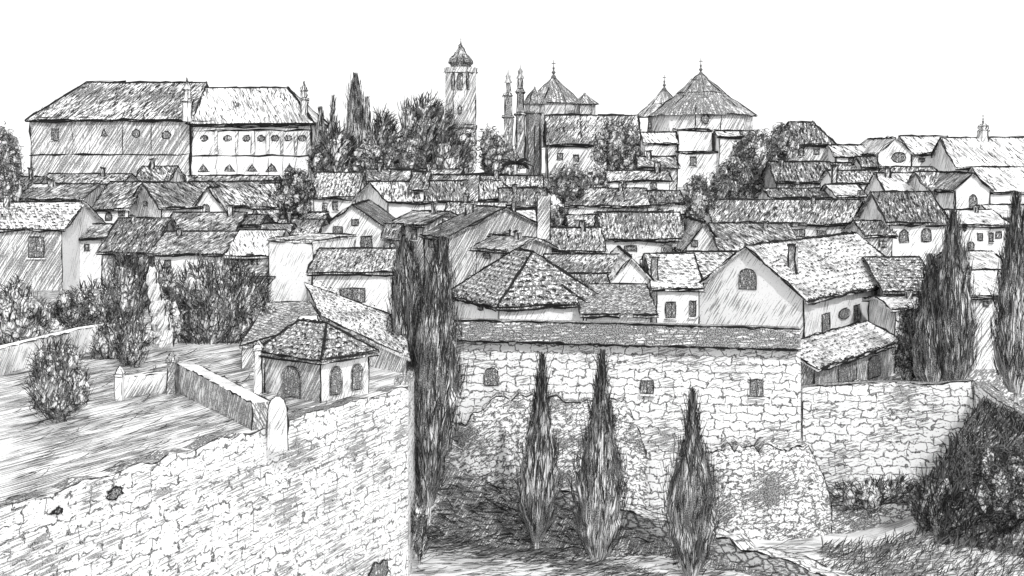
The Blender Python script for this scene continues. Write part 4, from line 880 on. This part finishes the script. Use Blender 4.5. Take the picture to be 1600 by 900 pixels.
# skyline trees
tree('dense tree with diagonal strokes left of the bell tower', 665, 158, 275, 100, 205, 'diag', 1.2)
tree('rounded tree between the skyline cypresses and the dense tree', 598, 180, 272, 60, 206, 'diag', 1.1)
tree('low rounded tree under the skyline cypresses', 530, 205, 280, 66, 203, 'diag', 1.2)
tree('loose tree at the foot of the bell tower', 722, 192, 282, 58, 204, 'scribble', .8)
tree('small tree between bell tower and spires', 768, 195, 285, 52, 206, 'scribble', .9)
tree('bushy tree at the left edge of the skyline', 8, 195, 330, 62, 150, 'scribble', .9)
tree('dark leafy tree in front of the church nave', 965, 185, 290, 88, 190, 'scribble', 1.2)
tree('loose tree below the pyramid roofed church', 890, 255, 325, 78, 121.5, 'scribble', 1.0)
tree('wide dark tree right of the domed church', 1178, 200, 315, 92, 170, 'scribble', 1.2)
tree('dark tree reaching left of the mansard building', 1222, 192, 262, 56, 190, 'scribble', 1.1)
tree('small round tree before the white gable in the centre', 1092, 270, 345, 62, 103, 'scribble', 1.1)
tree('round very dark tree in the middle of the left roofs', 460, 262, 348, 74, 101, 'scribble', 1.5, dark=.8)
tree('small bush among roofs left of the round dark tree', 402, 275, 300, 30, 150, 'scribble', .7)
tree('small wall bush left of the tile patched roof', 872, 318, 370, 34, 104, 'scribble', 1.0)
# palm
t = thing('palm_tree', P(805, 285, 160), 'small palm with drooping fronds below the spires', 'palm'); mb = MB(12.5, ('bark',)); b = P(805, 285, 160)
mb.lathe(b, [(.22, 0), (.18, 2.2)], 7, 'bark'); mb.build('trunk', t); st = []; N = 46; ph = np.linspace(0, 40, N); c = np.tile(b + V3(0, 0, 2.2), (N, 1)); d = np.stack([np.cos(ph), np.sin(ph), RNG.uniform(.2, 1.0, N)], 1)
nr_ = np.stack([-np.sin(ph), np.cos(ph), np.zeros(N)], 1); strokes(c, d, nr_, RNG.uniform(1.6, 2.6, N), np.full(N, .16), RNG.uniform(.9, 1.8, N), 6, np.zeros(N, int), st); build_strokes('frond', st, t, origin=None)
# left middle shrubs
tree('biggest scribbled tree behind the slanting low wall', 338, 398, 572, 172, 56, 'spray', .85, nl=9, crown_base=.02, name='broad_tree')
tree('upright shrub clump below the broad dark roof', 200, 392, 520, 86, 60, 'spray', .95, nl=8, crown_base=.0)
tree('dark tangled hedge above the garden wall', 118, 452, 515, 92, 56, 'scribble', 1.2, nl=6, trunk=False, name='hedge', cat='hedge', crown_base=0, dark=.7)
tree('wild shrubs rising at the left edge behind the garden wall', 30, 440, 560, 130, 54, 'spray', .5, nl=8, trunk=False, name='shrub', cat='shrub', crown_base=0)
tree('spiky fan shaped shrub above the parapet', 205, 490, 575, 78, 49, 'spray', .8, nl=6, trunk=False, name='shrub', cat='shrub', crown_base=0)
tree('tall bush with curling twigs on the left terrace', 90, 528, 664, 108, 38.6, 'spray', .85, nl=7, trunk=False, name='bush', cat='bush', crown_base=0)
tree('dark weeds between the pavilion roof and big tree', 408, 470, 560, 60, 52.5, 'scribble', 1.0, trunk=False, name='shrub', cat='shrub', crown_base=0)
tree('scrub beside the stable left of the cypress clump', 1420, 470, 612, 58, 62, 'scribble', 1.2, trunk=False, name='shrub', cat='shrub', crown_base=0, dark=.7)
tree('pale leaning shrub between upright clump and the biggest tree', 262, 455, 560, 50, 55, 'scribble', .45, trunk=False, name='shrub', cat='shrub', crown_base=0)
tree('ivy covered shrub filling the lane left of the tiled garden roof', 395, 430, 560, 70, 57, 'diag', .7, trunk=False, name='shrub', cat='shrub', crown_base=0)
tree('low scrub under the leftmost house wall', 70, 470, 560, 90, 62, 'spray', .45, trunk=False, name='shrub', cat='shrub', crown_base=0)
tree('dark scrub below the white gable of the leftmost house', 150, 440, 520, 90, 66, 'spray', .7, trunk=False, name='shrub', cat='shrub', crown_base=0)
tree('weeds along the foot of the narrow white house', 245, 405, 500, 60, 70, 'spray', .9, trunk=False, name='shrub', cat='shrub', crown_base=0)
tree('straggly bush at the far end of the garden wall', 165, 505, 570, 62, 51, 'spray', .9, trunk=False, name='shrub', cat='shrub', crown_base=0)
tree('round bushy crown filling the gap before the bell tower', 635, 205, 290, 80, 200, 'scribble', 1.0)
tree('dark low tree at the foot of the bell tower', 700, 215, 290, 70, 200, 'diag', 1.1)
tree('low tree wedged behind the palm', 790, 225, 290, 56, 202, 'scribble', .9)
tree('low bushy tree between cypresses and palace', 500, 222, 285, 44, 202, 'scribble', 1.1)
tree('low dark tree between the two skyline tree groups', 575, 215, 285, 60, 201, 'scribble', 1.1)
tree('spreading tree between domed church and mansard building', 1150, 240, 318, 70, 165, 'scribble', 1.1)
tree('small tree below the dark stacked roofs', 1130, 262, 330, 50, 140, 'scribble', 1.0)
tree('leafy tree above the low centre roofs', 925, 262, 322, 60, 132, 'scribble', 1.0)
tree('bushy overgrowth at the left edge below the skyline tree', 12, 255, 345, 60, 125, 'scribble', 1.0)
t = thing('rock_pillar', P(256, 540, 52.6), 'pale lumpy rock pillar standing between the left shrubs', 'rock'); mb = MB(38, ('plaster_clean',)); b = P(256, 540, 52.6); rg = np.random.default_rng(5)
for i_ in range(5): lump(mb, b + V3(-.12 * i_, 0, .3 + i_ * .62), .42 - .05 * i_, .4, .42, 'plaster_clean', 900 + i_, jit=.1)
for i_ in range(5):
    for sx in (-1, 1): mb.ink(b + V3(-.12 * i_ + sx * (.42 - .05 * i_), -.1, i_ * .62), b + V3(-.12 * i_ + sx * (.4 - .05 * i_), -.1, .55 + i_ * .62), wpx=1.8, passes=2)
mb.build('rock', t)
tree('scraggly weeds at the foot of the retaining wall corner', 655, 770, 880, 30, 46.2, 'spray', .9, trunk=False, name='weeds', cat='weeds', crown_base=0)
# right dark bank
def bz(x, Y): return None
mb = MB(40, ('bank_earth_shade',)); rows = []
xs = [1440, 1480, 1530, 1590, 1660, 1740]
top_ = {1440: (770, 55.0), 1480: (695, 55.3), 1530: (622, 55.4), 1590: (652, 51.0), 1660: (672, 48), 1740: (690, 45)}
for xx in xs:
    py, Yt = top_[xx]; tp = P(xx, py + 6, Yt); bt = P(xx + 15, 862, 48 - (xx - 1440) * .012); bt[2] = CZ - 15.2
    rows.append([tp + (bt - tp) * t_ + V3(0, -.9 * math.sin(t_ * math.pi), .9 * math.sin(t_ * math.pi)) + V3(0, random.gauss(0, .08), 0) for t_ in np.linspace(0, 1, 9)])
for i in range(len(rows) - 1):
    for j in range(8):
        q_ = [rows[i][j + 1], rows[i + 1][j + 1], rows[i + 1][j], rows[i][j]]; i0 = len(mb.v)
        for p in q_: mb.v.append(p); mb.uv.append((p[0] * 40 + p[1] * 12, p[2] * 44))
        mb.f.append((i0, i0 + 1, i0 + 2, i0 + 3)); mb.m.append(0)
tag(mb.build('slope'), kind='structure')
tree('large dark bush covering the bank at the right edge', 1562, 690, 835, 100, 47.2, 'scribble', 1.9, nl=9, trunk=False, name='bush', cat='bush', crown_base=0, dark=.7)
tree('wild tufts growing on the stone ledge', 1365, 742, 796, 140, 53.6, 'spray', 1.4, nl=8, trunk=False, name='shrub', cat='shrub', crown_base=0, dark=.7, clumps=[(-.8, .35, .2, .35), (-.5, .4, .25, .4), (-.15, .45, .28, .45), (.2, .4, .28, .4), (.55, .45, .28, .45), (.85, .35, .22, .35)])
tree('overgrown thicket at the foot of the bank beside the ledge', 1462, 735, 850, 96, 51, 'spray', 1.2, nl=7, trunk=False, name='shrub', cat='shrub', crown_base=0, dark=.65)

SL = rows
def bank_strokes(SL, N, dv, label, seed=77, curl=1.0, nmax=8):  # dark pen strokes that lay shade over a bank
    rg = np.random.default_rng(seed); c = []
    for _ in range(N):
        i = rg.integers(0, len(SL) - 1); j = rg.integers(0, nmax); u, v = rg.random(2)
        c.append((SL[i][j] * (1 - u) + SL[i + 1][j] * u) * (1 - v) + (SL[i][j + 1] * (1 - u) + SL[i + 1][j + 1] * u) * v)
    c = np.array(c) + np.array([0, -.05, .04]); q = c[:, 1] / F; st = []
    d = np.tile(V3(*dv), (N, 1)) + rg.normal(0, .28, (N, 3)); strokes(c, d, np.tile(V3(0, -.9, .4), (N, 1)), rg.uniform(8, 26, N) * q, rg.uniform(.7, 1.7, N) * q, rg.normal(0, curl, N), 4, (rg.random(N) < .45).astype(int), st)
    o = build_strokes('shading', st, origin=(c[:, 0].mean(), c[:, 1].mean(), c[:, 2].min())); tag(o, label, 'shading', kind='stuff')
bank_strokes(SL, 5600, (.5, 0, .85), 'dense dark undergrowth over the bank at the right edge')
mb = MB(42, ('bank_earth_shade',)); RB = []
for (px, Yw, pyw), (lx, lpy) in zip(pp, [(652, 822), (730, 836), (820, 862), (930, 886), (1060, 915), (1160, 940), (1290, 965), (1400, 990)]):
    U_ = P(px, pyw + 30, Yw - .85); Yl = 14.82 / (lpy - HOR) * F; Lo = P(lx, lpy, Yl); Lo[2] = vz(Lo[0], Lo[1]) - .03
    RB.append([U_ + (Lo - U_) * t_ + V3(0, 0, -.28 * math.sin(t_ * math.pi) + random.gauss(0, .03)) for t_ in np.linspace(0, 1, 7)])
for i in range(len(RB) - 1):
    for j in range(6):
        i0 = len(mb.v)
        for p in (RB[i][j + 1], RB[i + 1][j + 1], RB[i + 1][j], RB[i][j]): mb.v.append(p); mb.uv.append((p[0] * 42, p[2] * 46 + p[1] * 12))
        mb.f.append((i0, i0 + 1, i0 + 2, i0 + 3)); mb.m.append(0)
tag(mb.build('embankment'), kind='structure')
bank_strokes(RB, 2600, (1, -.3, -.12), 'dark shade strokes on the bank below the diagonal rubble wall', 5, .6, 6)
# grass drawn as pen strokes on the ground (stuff)
def grass(name, N, gen, zf, dirv, ln, wd, label, soft=.5, spread=.15):
    st = []; rg = np.random.default_rng(hash(name) % 1000 if False else len(name) * 13 + N); pts = []
    while len(pts) < N:
        x, Y = gen(rg)
        pts.append((x, Y, zf(x, Y) + .03))
    c = np.array(pts); q = c[:, 1] / F
    d = np.tile(V3(*dirv), (N, 1)) + rg.normal(0, spread, (N, 3)) * np.array([1, 1, .5]); nr2 = np.tile(V3(0, -.6, .8), (N, 1))
    strokes(c, d, nr2, rg.uniform(*ln, N) * q, rg.uniform(*wd, N) * q, rg.normal(0, .4, N), 4, (rg.random(N) < soft).astype(int), st)
    o = build_strokes(name, st, origin=(c[:, 0].mean(), c[:, 1].mean(), c[:, 2].min())); return tag(o, label, 'grass', kind='stuff')
def g_right(rg):
    px = rg.uniform(1280, 1600); Y = rg.uniform(44, 50.5); return (px - CX) / F * Y, Y
grass('grass', 1500, g_right, vz, (.7, .3, .5), (8, 26), (.7, 1.5), 'wispy grass at the foot of the dark right bank', .55, .3)
def g_edge(rg):
    px = rg.uniform(650, 1150); py = np.interp(px, [650, 730, 820, 930, 1060, 1150], [822, 836, 862, 886, 915, 935]) + abs(rg.normal(0, 16)) - 6
    Y = 14.8 / (py - HOR) * F; return (px - CX) / F * Y, Y
grass('grass', 900, g_edge, vz, (1, .1, .12), (12, 34), (.7, 1.6), 'ragged grass fringe where the dark bank meets the pale ground', .5, .2)
def g_path(rg):
    px = rg.uniform(640, 1600); Y = rg.uniform(40.5, 50); return (px - CX) / F * Y, Y
grass('grass', 1300, g_path, vz, (1, .15, .06), (14, 44), (.8, 1.6), 'sparse grass strokes across the pale foreground ground', .7, .12)
def g_ter(rg):
    while 1:
        px = rg.uniform(0, 560); Y = rg.uniform(29, 52); x = (px - CX) / F * Y
        s_ = (x - e0[0]) * (e1[1] - e0[1]) - (Y - e0[1]) * (e1[0] - e0[0])
        if s_ > 6: return x, Y
grass('grass', 1100, g_ter, lambda x, Y: TZ + .05, (8, 16, .03), (22, 80), (.8, 1.7), 'sparse furrow grass on the left terrace', .6, .06)
